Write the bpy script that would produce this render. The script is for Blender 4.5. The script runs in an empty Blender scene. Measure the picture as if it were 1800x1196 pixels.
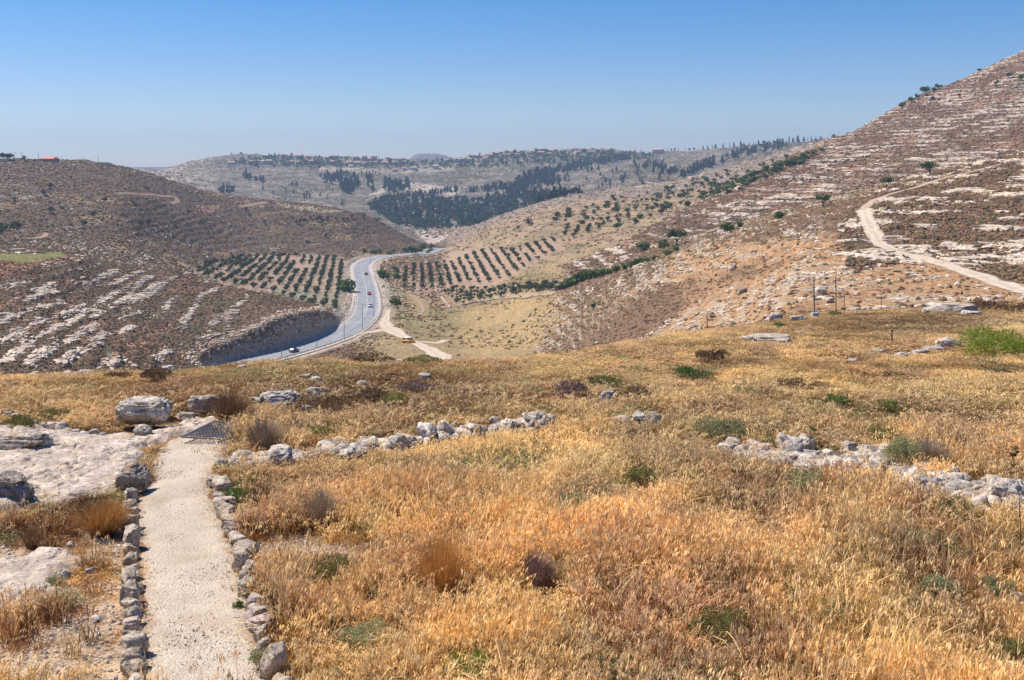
import bpy, math, random
import numpy as np
from mathutils import Vector, Matrix
random.seed(7)
RNG = np.random.default_rng(7)
SC = bpy.context.scene
COL = SC.collection

# ------------------------------------------------------------------ camera, sky, sun, exposure
F = 1900.0          # focal length in photo pixels (photo is 1800 wide)
H0 = 300.0          # photo row of the horizon
CU = 900.0
cam_d = bpy.data.cameras.new('camera')
cam = bpy.data.objects.new('camera', cam_d)
COL.objects.link(cam)
cam.location = (0, 0, 0)
cam.rotation_euler = (math.radians(90), 0, 0)
cam_d.sensor_width = 36.0
cam_d.lens = 36.0 * F / 1800.0
cam_d.shift_y = -(598.0 - H0) / 1800.0
cam_d.clip_start = 0.1
cam_d.clip_end = 40000
SC.camera = cam

SUN_DIR = Vector((-0.52, 0.20, 0.83)).normalized()      # towards the sun: high, left, a little ahead
sun_el = math.asin(SUN_DIR.z)
sun_az = math.atan2(SUN_DIR.x, SUN_DIR.y)
world = bpy.data.worlds.new('World')
SC.world = world
world.use_nodes = True
wn = world.node_tree.nodes; wl = world.node_tree.links
bg = wn['Background']
sky = wn.new('ShaderNodeTexSky')
sky.sky_type = 'NISHITA'
sky.sun_disc = False
sky.sun_elevation = sun_el
sky.sun_rotation = sun_az
sky.altitude = 600
sky.air_density = 1.0
sky.dust_density = 0.2
sky.ozone_density = 3.0
hs_ = wn.new('ShaderNodeHueSaturation'); hs_.inputs['Saturation'].default_value = 1.5; hs_.inputs['Value'].default_value = 1.0
wl.new(sky.outputs[0], hs_.inputs['Color']); tn_ = wn.new('ShaderNodeMix'); tn_.data_type = 'RGBA'; tn_.blend_type = 'MULTIPLY'; tn_.inputs[0].default_value = 1.0; tn_.inputs[7].default_value = (.98, .915, 1.08, 1)
wl.new(hs_.outputs[0], tn_.inputs[6]); wl.new(tn_.outputs[2], bg.inputs[0])
bg.inputs[1].default_value = 0.088
sl = bpy.data.lights.new('sun', 'SUN')
sl.energy = 5.0
sl.angle = math.radians(0.53)
sl.color = (1.0, 0.94, 0.86)
so = bpy.data.objects.new('sun', sl)
so.rotation_euler = SUN_DIR.to_track_quat('Z', 'Y').to_euler()
COL.objects.link(so)
SC.view_settings.view_transform = 'Standard'
SC.view_settings.look = 'None'
SC.view_settings.exposure = 0.38
SC.view_settings.gamma = 1.0
SC.view_settings.use_curve_mapping = False
SC.cycles.max_bounces = 5
SC.cycles.diffuse_bounces = 3
SC.cycles.glossy_bounces = 2
SC.cycles.volume_bounces = 0

# ------------------------------------------------------------------ noise
def _h(ix, iy, iz, seed):
    with np.errstate(over='ignore'):
        h = (ix.astype(np.uint32) * np.uint32(374761393) + iy.astype(np.uint32) * np.uint32(668265263)
             + iz.astype(np.uint32) * np.uint32(2147483647) + np.uint32(seed * 1274126177 & 0xffffffff))
        h = (h ^ (h >> np.uint32(13))) * np.uint32(1274126177)
        h = (h ^ (h >> np.uint32(15))) * np.uint32(2246822519)
        h = h ^ (h >> np.uint32(16))
    return h.astype(np.float64) / 2147483648.0 - 1.0

def noise2(x, y, seed=0):
    x = np.asarray(x, float); y = np.asarray(y, float)
    fx = np.floor(x); fy = np.floor(y)
    ix = fx.astype(np.int64); iy = fy.astype(np.int64); iz = np.zeros_like(ix)
    tx = x - fx; ty = y - fy
    tx = tx * tx * tx * (tx * (tx * 6 - 15) + 10); ty = ty * ty * ty * (ty * (ty * 6 - 15) + 10)
    a = _h(ix, iy, iz, seed); b = _h(ix + 1, iy, iz, seed)
    c = _h(ix, iy + 1, iz, seed); d = _h(ix + 1, iy + 1, iz, seed)
    return (a * (1 - tx) + b * tx) * (1 - ty) + (c * (1 - tx) + d * tx) * ty

def noise3(x, y, z, seed=0):
    fx = np.floor(x); fy = np.floor(y); fz = np.floor(z)
    ix = fx.astype(np.int64); iy = fy.astype(np.int64); iz = fz.astype(np.int64)
    tx = x - fx; ty = y - fy; tz = z - fz
    tx = tx * tx * (3 - 2 * tx); ty = ty * ty * (3 - 2 * ty); tz = tz * tz * (3 - 2 * tz)
    r = 0
    for dz, wz in ((0, 1 - tz), (1, tz)):
        for dy, wy in ((0, 1 - ty), (1, ty)):
            for dx, wx in ((0, 1 - tx), (1, tx)):
                r = r + _h(ix + dx, iy + dy, iz + dz, seed) * wx * wy * wz
    return r

def fbm2(x, y, oct=4, seed=0, gain=0.5):
    s = 0; a = 1.0; t = 0
    for k in range(oct):
        s = s + a * noise2(x * 2 ** k + 17.3 * k, y * 2 ** k - 9.1 * k, seed + k)
        t += a; a *= gain
    return s / t * 1.6

def fbm3(x, y, z, oct=4, seed=0, gain=0.5):
    s = 0; a = 1.0; t = 0
    for k in range(oct):
        s = s + a * noise3(x * 2 ** k + 7.3 * k, y * 2 ** k - 9.1 * k, z * 2 ** k + 3.3 * k, seed + k)
        t += a; a *= gain
    return s / t * 1.6

def sstep(a, b, x):
    t = np.clip((x - a) / (b - a), 0, 1)
    return t * t * (3 - 2 * t)

# ------------------------------------------------------------------ terrain profile lines  (u, distance, height or 'v' row)
def V(D, v): return -(v - H0) / F * D

LINES = [
 ('v', [(-500,5,2585),(2300,5,2585)]),
 ('v', [(-500,13,1229),(2300,13,1229)]),
 ('v', [(-500,24,840),(2300,24,840)]),
 ('v', [(-500,33,715),(1000,33,715),(1800,33,712),(2300,33,705)]),
 ('v', [(-500,34.5,690),(0,39,674),(200,41,664),(400,42,655),(600,45,645),(785,47,646),(900,48,643),(1000,50,632),(1100,56,613),
        (1200,66,593),(1300,76,580),(1400,88,567),(1500,95,556),(1650,100,548),(1800,105,541),(2300,110,525)]),
 ('z', [(-500,80,-22),(0,80,-25),(400,80,-28),(800,85,-28),(1000,90,-26),(1100,90,-18.5),(1200,95,-15.8),(1300,100,-15.4),
        (1400,112,-15.4),(1500,120,-16.0),(1650,125,-15.9),(1800,130,-15.9),(2300,130,-14)]),
 ('z', [(-500,150,-38),(0,150,-38),(200,160,-43),(400,180,-52),(600,200,-60),(800,220,-60),(950,220,-55),(1000,200,-50),(1100,180,-30.5),
        (1200,170,-25.6),(1300,165,-23.2),(1400,160,-19.6),(1500,160,-19.4),(1650,165,-19.2),(1800,170,-18.9),(2300,170,-16)]),
 ('z', [(-500,210,-41),(0,220,-42.6),(200,265,-49.7),(400,335,-60.8),(450,352,-61.8),(500,368,-62),(560,390,-62),(600,415,-62),(640,430,-62),
        (700,380,-62),(830,365,-62),(900,360,-61),(950,350,-59),(1000,330,-55.6),(1100,260,-40.4),(1200,215,-31.7),(1300,200,-27.4),
        (1400,200,-21),(1500,200,-20.3),(1650,205,-19.4),(1800,205,-18.8),(2300,205,-14)]),
 ('z', [(-500,260,-39),(0,270,-41.2),(200,320,-47),(400,352,-56.5),(450,364,-54.6),(500,380,-52.4),(560,403,-53.4),(600,430,-59.5),(640,460,-62),
        (700,430,-62),(830,420,-61.8),(900,410,-60),(950,390,-55),(1000,365,-52),(1100,300,-38.5),(1200,260,-31.9),(1300,250,-27),
        (1400,250,-21.0),(1500,250,-17.8),(1650,250,-17),(1800,250,-15.6),(2300,250,-8)]),
 ('z', [(-500,330,-32),(0,330,-36.5),(200,380,-44),(400,395,-50.2),(450,400,-50.7),(500,408,-50.9),(560,425,-54),(600,455,-60.5),(640,500,-62),
        (700,500,-62),(830,470,-61),(900,460,-58),(950,430,-52),(1000,400,-48.5),(1100,350,-36),(1200,330,-29),(1300,330,-22),
        (1400,330,-16.2),(1500,330,-12.5),(1650,330,-8.6),(1800,330,-4),(2300,330,8)]),
 ('z', [(-500,400,-25),(0,400,-30.5),(120,410,-32),(200,430,-37),(300,435,-39.5),(350,435,-43),(400,432,-46.4),(450,430,-48.2),(500,430,-51),
        (560,440,-54.8),(600,475,-60.5),(640,540,-62),(700,560,-62),(830,520,-60.5),(900,500,-56),(950,465,-51),(1000,440,-46.8),
        (1100,410,-35),(1200,415,-27.5),(1300,430,-21.5),(1400,430,-14.7),(1500,430,-9.5),(1650,425,-.2),(1800,420,6.8),(2300,420,30)]),
 ('z', [(-500,430,-25),(0,425,-30.6),(120,430,-33),(200,455,-39),(300,470,-46),(350,480,-51),(400,480,-55),(450,480,-57),(500,485,-58.5),
        (560,490,-60.5),(600,520,-61.5),(640,580,-62),(700,620,-62),(830,580,-59.5),(900,550,-54),(950,510,-52),(1000,485,-51.5),
        (1100,490,-43),(1200,520,-35),(1300,550,-29),(1400,560,-21.5),(1500,580,-14.5),(1650,590,-3.5),(1800,590,4.5),(2300,590,28)]),
 ('z', [(-500,480,-24),(0,470,-30),(200,540,-35),(300,640,-44),(400,700,-55),(500,720,-58),(600,740,-60.5),(640,770,-62),(700,800,-63),
        (760,850,-64),(830,700,-56),(900,640,-49),(950,620,-47),(1000,600,-44),(1100,600,-36),(1200,620,-29),(1300,650,-19),
        (1400,680,-10),(1500,700,0),(1650,720,17),(1800,740,32),(2300,740,70)]),
 ('z', [(-500,620,-8),(0,640,-15),(200,700,-15),(300,760,-24),(400,820,-36),(500,850,-42),(600,880,-49),(640,900,-54),(700,930,-62),
        (760,950,-68),(830,820,-53),(900,760,-42),(950,740,-37),(1000,720,-35),(1100,700,-32.5),(1200,700,-25),(1300,750,-10),
        (1400,820,11.5),(1500,830,22),(1650,850,44.7),(1800,860,68),(2300,860,120)]),
 ('z', [(-500,820,22),(0,850,9),(100,855,7.2),(200,865,3.6),(260,870,-2),(300,880,-8.5),(350,900,-15.5),(400,930,-20.5),(500,960,-27.5),
        (560,975,-32),(620,985,-38),(680,1000,-50),(740,1010,-69),(770,1015,-74),(830,940,-55.5),(900,900,-41),(950,880,-35),
        (1000,860,-32),(1100,850,-28),(1200,850,-23),(1300,900,-8),(1400,900,9),(1450,900,23.5),(1500,930,32),(1550,940,47),
        (1600,950,61),(1650,960,71),(1700,970,82),(1750,985,96),(1800,1000,110.5),(2000,1050,155),(2300,1080,180)]),
 ('z', [(-500,1000,5),(0,1050,-15),(300,1100,-35),(500,1150,-55),(620,1150,-65),(740,1150,-77),(770,1080,-77),(800,1050,-61),(830,1060,-56),
        (900,1080,-41),(1000,1150,-26),(1100,1200,-20),(1200,1300,-11),(1300,1400,7.4),(1400,1450,29),(1450,1480,37),(1500,1500,33),
        (1800,1500,60),(2300,1500,80)]),
 ('z', [(-500,1250,-25),(0,1250,-35),(300,1250,-50),(500,1280,-68),(740,1300,-77),(800,1300,-75),(900,1300,-72),(1000,1350,-60),
        (1100,1400,-45),(1200,1480,-25),(1300,1550,-5),(1400,1650,15),(1500,1700,20),(2300,1700,30)]),
 ('z', [(-500,1500,-20),(0,1500,-25),(300,1500,-45),(400,1500,-46),(500,1480,-60),(600,1450,-70),(740,1430,-79),(830,1430,-78),
        (900,1430,-70),(1000,1480,-50),(1100,1600,-33),(1200,1700,-15),(1300,1750,4),(1400,1850,25),(1500,1900,30),(2300,1900,40)]),
 ('z', [(-500,1800,-10),(0,1800,-10),(300,1800,-22),(400,1800,-32),(500,1800,-42),(600,1750,-50),(740,1750,-56),(830,1750,-54),
        (900,1750,-48),(1000,1800,-33),(1100,1900,-15),(1200,2000,0),(1300,2050,20),(1400,2100,40),(2300,2100,45)]),
 ('z', [(-500,2200,0),(0,2200,0),(300,2150,-1),(400,2200,3),(500,2250,-1),(600,2250,-5),(740,2300,-12),(830,2300,-8),(900,2300,-2),
        (1000,2300,6),(1100,2350,16),(1200,2400,27),(1300,2400,40),(1400,2400,60),(2300,2400,60)]),
 ('v', [(-500,2500,322),(0,2500,322),(250,2400,318),(280,2400,306),(320,2400,290),(360,2450,281),(420,2500,273),(480,2600,276),(600,2700,278),
        (700,2800,282),(780,2800,283),(840,2750,276),(870,2700,270),(950,2700,266),(1050,2700,263),(1100,2700,267),(1150,2700,270),
        (1200,2700,268),(1300,2600,259),(1400,2500,251),(1450,2500,247),(2300,2500,240)]),
 ('z', [(-500,3500,-20),(2300,3500,-20)]),
 ('v', [(-500,6000,296),(700,6000,290),(722,6000,279),(729,6000,271),(760,6000,270.5),(780,6000,272.5),(795,6000,279),(815,6000,290),(2300,6000,290)]),
 ('z', [(-500,7500,-60),(2300,7500,-60)]),
]

def pchip(xk, yk, x):
    xk = np.asarray(xk, float); yk = np.asarray(yk, float)
    h = np.diff(xk); d = np.diff(yk) / h
    n = len(xk); m = np.zeros(n)
    if n > 2:
        w1 = 2 * h[1:] + h[:-1]; w2 = h[1:] + 2 * h[:-1]
        ok = d[:-1] * d[1:] > 0
        m[1:-1] = np.where(ok, (w1 + w2) / (w1 / np.where(ok, d[:-1], 1) + w2 / np.where(ok, d[1:], 1)), 0)
    m[0] = d[0]; m[-1] = d[-1]
    i = np.clip(np.searchsorted(xk, x) - 1, 0, n - 2)
    t = (x - xk[i]) / h[i]
    return ((2*t**3 - 3*t**2 + 1) * yk[i] + (t**3 - 2*t**2 + t) * h[i] * m[i]
            + (-2*t**3 + 3*t**2) * yk[i+1] + (t**3 - t**2) * h[i] * m[i+1])

US = np.concatenate([np.arange(-500, -40, 12.0), np.arange(-40, 1841, 2.5), np.arange(1850, 2301, 12.0)])
_seg = [(5, 50, .010), (50, 450, .0058), (450, 1100, .0040), (1100, 3000, .0050), (3000, 7500, .03)]
_L = []
for a, b, s in _seg:
    _L.append(np.arange(math.log(a), math.log(b), s))
LD = np.concatenate(_L + [[math.log(7500)]])
DS = np.exp(LD)
NU, ND = len(US), len(DS)
LDk = []; LZk = []
for kind, pts in LINES:
    uu = [p[0] for p in pts]; dd = pchip(uu, [p[1] for p in pts], US)
    if kind == 'v':
        zz = -(pchip(uu, [p[2] for p in pts], US) - H0) / F * dd
    else:
        zz = pchip(uu, [p[2] for p in pts], US)
    LDk.append(dd); LZk.append(zz)
LDk = np.array(LDk); LZk = np.array(LZk)
def smooth_u(A, n):
    for _ in range(n):
        B = A.copy(); B[..., 1:-1] = (A[..., :-2] + 2 * A[..., 1:-1] + A[..., 2:]) / 4; A = B
    return A
LDk = smooth_u(LDk, 12); LZk = smooth_u(LZk, 12)
Z = np.zeros((NU, ND))
for i in range(NU):
    Z[i] = pchip(LDk[:, i], LZk[:, i], DS)
U2, D2 = np.meshgrid(US, DS, indexing='ij')
X2 = D2 * (U2 - CU) / F
Y2 = D2

# road: centre line in the valley
def zroad(y): return np.where(y < 600, -62.0, -62.0 - (y - 600) * 0.004)
_rp = [(400,655),(430,640.5),(470,629.5),(520,616),(570,600),(605,585),(632,565),(644,545),(645,520),(642,500),(637,482),(635,470),(642,461),
       (660,453.5),(690,449.5),(720,447),(742,445.5)]
ROADC = []
for (u, v) in _rp:
    D = 62.0 * F / (v - H0)
    for _ in range(4): D = -float(zroad(D)) * F / (v - H0)
    ROADC.append((D * (u - CU) / F, D))
ROADC.append((-60, 880)); 
def catmull(P, n):
    P = [np.array(p, float) for p in P]
    P = [2 * P[0] - P[1]] + P + [2 * P[-1] - P[-2]]
    out = []
    for i in range(1, len(P) - 2):
        for k in range(n):
            t = k / n
            out.append(0.5 * ((2*P[i]) + (-P[i-1] + P[i+1]) * t + (2*P[i-1] - 5*P[i] + 4*P[i+1] - P[i+2]) * t*t
                              + (-P[i-1] + 3*P[i] - 3*P[i+1] + P[i+2]) * t**3))
    out.append(P[-2])
    return np.array(out)
ROAD = catmull(ROADC, 8)

def dist_poly(X, Y, line):
    best = np.full(X.shape, 1e9)
    for a, b in zip(line[:-1], line[1:]):
        d = b - a; L2 = float(d @ d) + 1e-9
        t = np.clip(((X - a[0]) * d[0] + (Y - a[1]) * d[1]) / L2, 0, 1)
        q = (X - a[0] - t * d[0])**2 + (Y - a[1] - t * d[1])**2
        best = np.minimum(best, q)
    return np.sqrt(best)
_w = (D2 > 320) & (D2 < 900) & (U2 > 200) & (U2 < 860)
DR = np.full(Z.shape, 1e9)
DR[_w] = dist_poly(X2[_w], Y2[_w], ROAD)

# relief: broad swells, ledges that follow the contours, small lumps
far = sstep(60, 150, D2)
amp = 0.0 + 1.0 * sstep(110, 400, D2) + 2.0 * sstep(450, 900, D2) + 5.0 * sstep(1300, 2400, D2)
calm = 1 - (1 - sstep(6, 60, DR)) * 0.95
valley = (sstep(620, 700, U2) * (1 - sstep(860, 960, U2)) * sstep(300, 350, D2) * (1 - sstep(800, 1000, D2)))
rel = fbm2(X2 / 60, Y2 / 60, 3, 11) * 0.8 + fbm2(X2 / 17, Y2 / 17, 3, 15) * 0.28
Z += rel * amp * calm * (1 - 0.8 * valley) * 0.75 * (1 - sstep(4000, 5000, D2))
Z += fbm2(X2 / 250, Y2 / 180, 2, 19) * 9 * sstep(1500, 2000, D2) * (1 - sstep(2350, 2600, D2)) * .6
def terrace(z, step, sharp):
    q = z / step; f = q - np.floor(q)
    s = sstep(0.5 - sharp, 0.5 + sharp, f)
    return (np.floor(q) + s) * step
zn = Z + fbm2(X2 / 40, Y2 / 40, 3, 23) * 2.0
tm = sstep(180, 300, D2) * calm * (1 - valley) * (1 - sstep(3000, 4000, D2))
tn = 0.5 + 0.5 * fbm2(X2 / 70 + 5, Y2 / 70, 2, 29)
step = np.where(D2 < 450, 2.1, np.where(D2 < 1250, 3.2, 6.0))
Z += (terrace(zn, step, 0.22) - zn) * tm * np.clip(tn, .25, 1) * 0.8
ng = (1 - sstep(60, 120, D2))
Z += ng * (fbm2(X2 / 5, Y2 / 5, 2, 31) * 0.10 * sstep(12, 22, D2) + fbm2(X2 / .9, Y2 / .9, 3, 35) * 0.025)
Z += (1 - ng) * (1 - far * 0) * fbm2(X2 / 3.5, Y2 / 3.5, 3, 37) * 0.22 * (1 - sstep(700, 1100, D2)) * calm
# roadbed and cut
k = 1 - sstep(7.0, 9.5, DR)
Z = Z * (1 - k) + (zroad(D2) - 0.25) * k
k2 = (1 - sstep(9, 30, DR)) * sstep(640, 700, U2)
Z = Z * (1 - k2) + np.minimum(Z, zroad(D2) - 0.6) * k2
VV = H0 - Z / D2 * F           # photo row of every terrain vertex
def _first(u, v, dmin):
    i = int(np.clip(np.searchsorted(US, u) - 1, 0, NU - 2)); j0 = int(np.searchsorted(DS, dmin))
    js = np.nonzero(VV[i, j0:] <= v)[0]; D = DS[j0 + int(js[0])] if len(js) else DS[j0 + int(np.argmin(VV[i, j0:]))]
    return (D * (u - CU) / F, D)
TRACKS = {'dirt_track': ([(1850, 530), (1800, 514), (1740, 494), (1690, 477), (1630, 458), (1580, 446), (1550, 431), (1537, 408), (1526, 388), (1518, 370)], [2.0, 2.1, 2.3, 2.1, 2.0, 2.0, 2.2, 2.2], 155),
 'upper_dirt_track': ([(1518, 370), (1532, 356), (1560, 345), (1610, 330), (1660, 314), (1710, 302), (1760, 290), (1820, 280)], [1.8, 1.5, 1.2, 1.1], 255),
 'hill_path': ([(205, 340), (240, 341), (275, 342), (302, 346), (312, 353), (300, 357)], [1.0, 1.0, 1.4, 1.8, 1.3], 450),
 'crest_path': ([(425, 363), (440, 360), (455, 358), (470, 355)], [.8, 1.2, 1.6, 1.6], 600),
 'terrace_path': ([(45, 420), (75, 417), (82, 410)], [1.0, 1.4, 1.0], 420),
 'lay_by_track': ([(628, 590), (655, 585), (684, 581), (700, 588), (722, 600), (746, 612), (764, 622), (772, 634)], [1.0, 2.2, 4.0, 3.0, 2.0, 2.2, 4.0, 4.5], 320),
 'lay_by_spur': ([(728, 601), (748, 603), (768, 605), (784, 600)], [.9, 1.0, 1.6, 1.8], 320),
 'lay_by_mouth': ([(688, 582), (677, 572), (680, 556), (684, 545)], [4.0, 2.6, 1.4, 1.0], 320),
 'orchard_track': ([(738, 556), (744, 545), (738, 533), (728, 524), (716, 520), (702, 519)], [.8, .9, .8], 400)}
TLINE = {}; DTR = np.full(Z.shape, 1e9)
Zs = Z.copy()
for _ in range(14):
    Zs[1:-1] = (Zs[:-2] + 2 * Zs[1:-1] + Zs[2:]) / 4; Zs[:, 1:-1] = (Zs[:, :-2] + 2 * Zs[:, 1:-1] + Zs[:, 2:]) / 4
for nm_, (px_, w_, dm_) in TRACKS.items():
    L_ = catmull([_first(u, v, dm_) for u, v in px_], 14); TLINE[nm_] = L_
    lo_ = L_.min(0) - 15; hi_ = L_.max(0) + 15; m_ = (X2 > lo_[0]) & (X2 < hi_[0]) & (Y2 > lo_[1]) & (Y2 < hi_[1])
    d_ = dist_poly(X2[m_], Y2[m_], L_); DTR[m_] = np.minimum(DTR[m_], d_)
kt = 1 - sstep(2.5, 5.5, DTR)
Z = Z * (1 - kt) + Zs * kt
VV = H0 - Z / D2 * F
NOTRACK = sstep(2.6, 3.6, DTR)

# visible envelope per column
ENV = np.minimum.accumulate(VV, axis=1)
VIS = VV <= ENV + 0.8

def zt(x, y):
    x = np.asarray(x, float); y = np.maximum(np.asarray(y, float), 5.01)
    u = CU + F * x / y
    i = np.clip(np.searchsorted(US, u) - 1, 0, NU - 2)
    j = np.clip(np.searchsorted(DS, y) - 1, 0, ND - 2)
    a = np.clip((u - US[i]) / (US[i+1] - US[i]), 0, 1); b = np.clip((y - DS[j]) / (DS[j+1] - DS[j]), 0, 1)
    return ((Z[i, j] * (1-a) + Z[i+1, j] * a) * (1-b) + (Z[i, j+1] * (1-a) + Z[i+1, j+1] * a) * b)

def unproj(u, v, dmin=0.0):
    """where the sight line through photo pixel (u,v) first meets the ground"""
    i = int(np.clip(np.searchsorted(US, u) - 1, 0, NU - 2))
    a = (u - US[i]) / (US[i+1] - US[i])
    col = VV[i] * (1-a) + VV[i+1] * a
    j0 = int(np.searchsorted(DS, dmin))
    js = np.nonzero(col[j0:] <= v)[0]
    if len(js) == 0:
        j = int(np.argmin(col)); D = DS[j]
        return np.array([D * (u - CU) / F, D, float(zt(D * (u - CU) / F, D))])
    j = j0 + int(js[0])
    if j <= j0: D = DS[j]
    else:
        t = (col[j-1] - v) / max(1e-9, (col[j-1] - col[j])); D = DS[j-1] + t * (DS[j] - DS[j-1])
    x = D * (u - CU) / F
    return np.array([x, D, float(zt(x, D))])

# ------------------------------------------------------------------ ground colour regions
def in_poly(poly, U, Vv):
    P = np.array(poly, float); n = len(P); c = np.zeros(U.shape, bool)
    for a in range(n):
        x1, y1 = P[a]; x2, y2 = P[(a + 1) % n]
        if y1 == y2: continue
        cond = ((y1 > Vv) != (y2 > Vv)) & (U < (x2 - x1) * (Vv - y1) / (y2 - y1) + x1)
        c ^= cond
    return c
jit_u = fbm2(X2 / 9, Y2 / 9, 3, 41) * 10; jit_v = fbm2(X2 / 9, Y2 / 14, 3, 43) * 3.5
def region(poly, d0, d1, j=1.0):
    return (in_poly(poly, U2 + jit_u * j, VV + jit_v * j) & (D2 > d0) & (D2 < d1)).astype(float)
def blur(M, n=2):
    for _ in range(n):
        B = M.copy()
        B[1:-1] = (M[:-2] + 2 * M[1:-1] + M[2:]) / 4; M = B.copy()
        B[:, 1:-1] = (M[:, :-2] + 2 * M[:, 1:-1] + M[:, 2:]) / 4; M = B
    return M

CC = np.zeros(Z.shape + (3,)); RK = np.zeros(Z.shape)
def lay(mask, rgb, rk=None):
    global CC, RK
    m = np.clip(mask, 0, 1)
    CC = CC * (1 - m[..., None]) + np.array(rgb) * m[..., None]
    if rk is not None: RK = RK * (1 - m) + rk * m
nA = fbm2(X2 / 45, Y2 / 45, 4, 51); nB = fbm2(X2 / 12, Y2 / 12, 4, 53); nC = fbm2(X2 / 150, Y2 / 150, 3, 57); nD = fbm2(X2 / 3, Y2 / 3, 3, 59)
SCRUB = (.150, .108, .078); SCRUBD = (.105, .085, .062); OLV = (.125, .120, .060); SOIL = (.40, .235, .150); REDS = (.34, .17, .095)
STRAW = (.42, .29, .135); GOLD = (.44, .235, .085); PALE = (.52, .42, .28); PINK = (.42, .285, .205)
# contour ledge signal
LEDGES = [[(0, 572), (60, 546), (112, 530)], [(50, 640), (85, 615), (125, 598), (165, 571)], [(160, 600), (186, 584)], [(160, 558), (210, 532), (240, 506), (262, 490)], [(228, 536), (258, 515), (282, 500), (310, 487)], [(240, 530), (270, 512), (300, 492)],
 [(195, 500), (230, 485), (262, 474)], [(322, 570), (340, 545), (355, 522), (382, 507)], [(400, 580), (402, 556), (416, 540), (437, 522)], [(45, 527), (95, 510)], [(105, 640), (145, 615)], [(195, 642), (216, 632)], [(40, 602), (110, 572), (190, 524), (230, 500)],
 [(0, 600), (40, 586), (80, 562)], [(0, 640), (30, 622), (70, 596)], [(140, 622), (180, 606)], [(210, 586), (236, 575)], [(0, 505), (45, 498)], [(60, 512), (95, 500)], [(365, 600), (372, 575), (384, 560)], [(215, 560), (248, 548)], [(95, 560), (150, 535)], [(275, 632), (298, 618)], [(150, 500), (200, 478)], [(290, 545), (300, 530), (312, 520)]]
REDBANDS = [[(250, 612), (282, 580), (310, 562)], [(48, 582), (100, 554)], [(205, 625), (245, 600)], [(0, 540), (40, 520)], [(120, 500), (160, 488)]]
def led(lines, w0, w1):
    M = np.zeros(Z.shape); m_ = (D2 > 190) & (D2 < 470) & (U2 < 640); d_ = np.full(Z.shape, 1e9)
    for l_ in lines: d_[m_] = np.minimum(d_[m_], dist_poly(X2[m_], Y2[m_], catmull([_first(u, v, 190) for u, v in l_], 4)))
    return (1 - sstep(w0, w1, d_ + nD * .6 + nB * .7))
def bands(step, off, sharp=0.16, w=1.6):
    q = (Z + nB * 0.5 * w + nA * w) / step + off
    f = q - np.floor(q)
    return np.exp(-((f - .5) / sharp) ** 2)
lay(np.ones_like(Z), SCRUB, .30)
# ---- left spur near the road
spur = (1 - sstep(430, 455, D2)) * (D2 > 110) * (1 - sstep(620, 680, U2))
bs = bands(2.6, 0.3, .15, .55)
lay(spur, (.165, .105, .064), .14)
lay(spur * sstep(.1, .7, nB), OLV)
lay(spur * bs * sstep(-.25, .35, nA + .5 * nB), (.44, .35, .24), .70)
lay(spur * bands(3.4, .02, .15, 1.1) * sstep(.0, .5, fbm2(X2 / 30, Y2 / 30, 3, 61)) * .8, REDS)
LED = led(LEDGES, .1, 1.0); RED = led(REDBANDS, .5, 2.2)
lay(spur * LED, (.46, .37, .28), .90)
lay(spur * RED * .85, (.42, .22, .13), .1)
lay(spur * sstep(.15, .6, -nA) * sstep(-.1, .3, nD) * .6, (.27, .16, .10))
lay(spur * sstep(300, 380, D2) * sstep(400, 470, U2) * (1 - bs), (.20, .125, .08))
# ---- left hill
lh = sstep(430, 455, D2) * (1 - sstep(1080, 1150, D2)) * (1 - sstep(770, 790, U2))
lay(lh, (.165, .106, .070), .25 + .14 * nB)
lay(lh * sstep(-.1, .5, nB) * .6, (.125, .098, .070))
lay(lh * sstep(.25, .7, nA) * .8, (.245, .165, .115), .34)
lay(lh * bands(6.2, .1, .10, 2.2) * sstep(.0, .5, nC + nB * .4) * .9, (.36, .27, .19), .48)
lay(lh * bands(9, .6, .13, 3) * sstep(.2, .6, fbm2(X2 / 60, Y2 / 60, 3, 63)) * .7, STRAW)
# ---- valley floor and right side
vl = sstep(300, 340, D2) * (1 - sstep(1150, 1250, D2)) * sstep(610, 640, U2)
vl = vl * (1 - (1 - sstep(760, 800, U2)) * sstep(800, 850, D2))
lay(vl * (D2 < 900), (.36, .255, .125), .12)
lay(vl * (D2 < 900) * sstep(0, .6, nB) * .6, (.26, .19, .09))
lay(vl * (D2 < 900) * sstep(0.1, .6, nA + nB * .3) * .3, (.20, .18, .08))
# mid right slope
mr = sstep(560, 600, D2) * (1 - sstep(1500, 1550, D2)) * sstep(780, 800, U2)
lay(mr, (.37, .26, .15), .25)
lay(mr * sstep(0, .5, nB) * .55, (.20, .16, .085))
lay(mr * sstep(.1, .5, nA) * .6, (.40, .255, .17), .32)
lay(mr * bands(5, .4, .15, 2) * .5, (.17, .14, .09))
lay(mr * sstep(950, 1000, D2), (.24, .175, .13), .55)
# near right spur
D_r = 1 - sstep(455, 500, D2)
rs = sstep(105, 135, D2) * D_r * sstep(930, 985, U2 + nB * 18 + np.clip(VV - 560, -60, 60) * .35)
lay(rs, (.225, .135, .080), .26)
lay(rs * sstep(-.05, .5, nB) * .7, (.165, .120, .070))
gold = rs * sstep(-.35, .45, nA * .4 + nB * .35 + .9 * sstep(395, 440, VV) * sstep(1130, 1230, U2) - .45)
lay(gold, (.44, .255, .125), .24)
lay(rs * bands(2.6, .2, .2, 1.6) * sstep(-.2, .4, nA) * .65, PALE, .66)
ru = region([(1500, 480), (1470, 400), (1530, 345), (1640, 295), (1860, 255), (1860, 540), (1760, 500), (1640, 455)], 180, 470)
lay(ru * .9, (.150, .090, .058), .22)
lay(ru * bands(2.6, .35, .20, 1.7) * sstep(-.35, .2, nB + nA * .6), (.44, .34, .25), .74)
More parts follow.
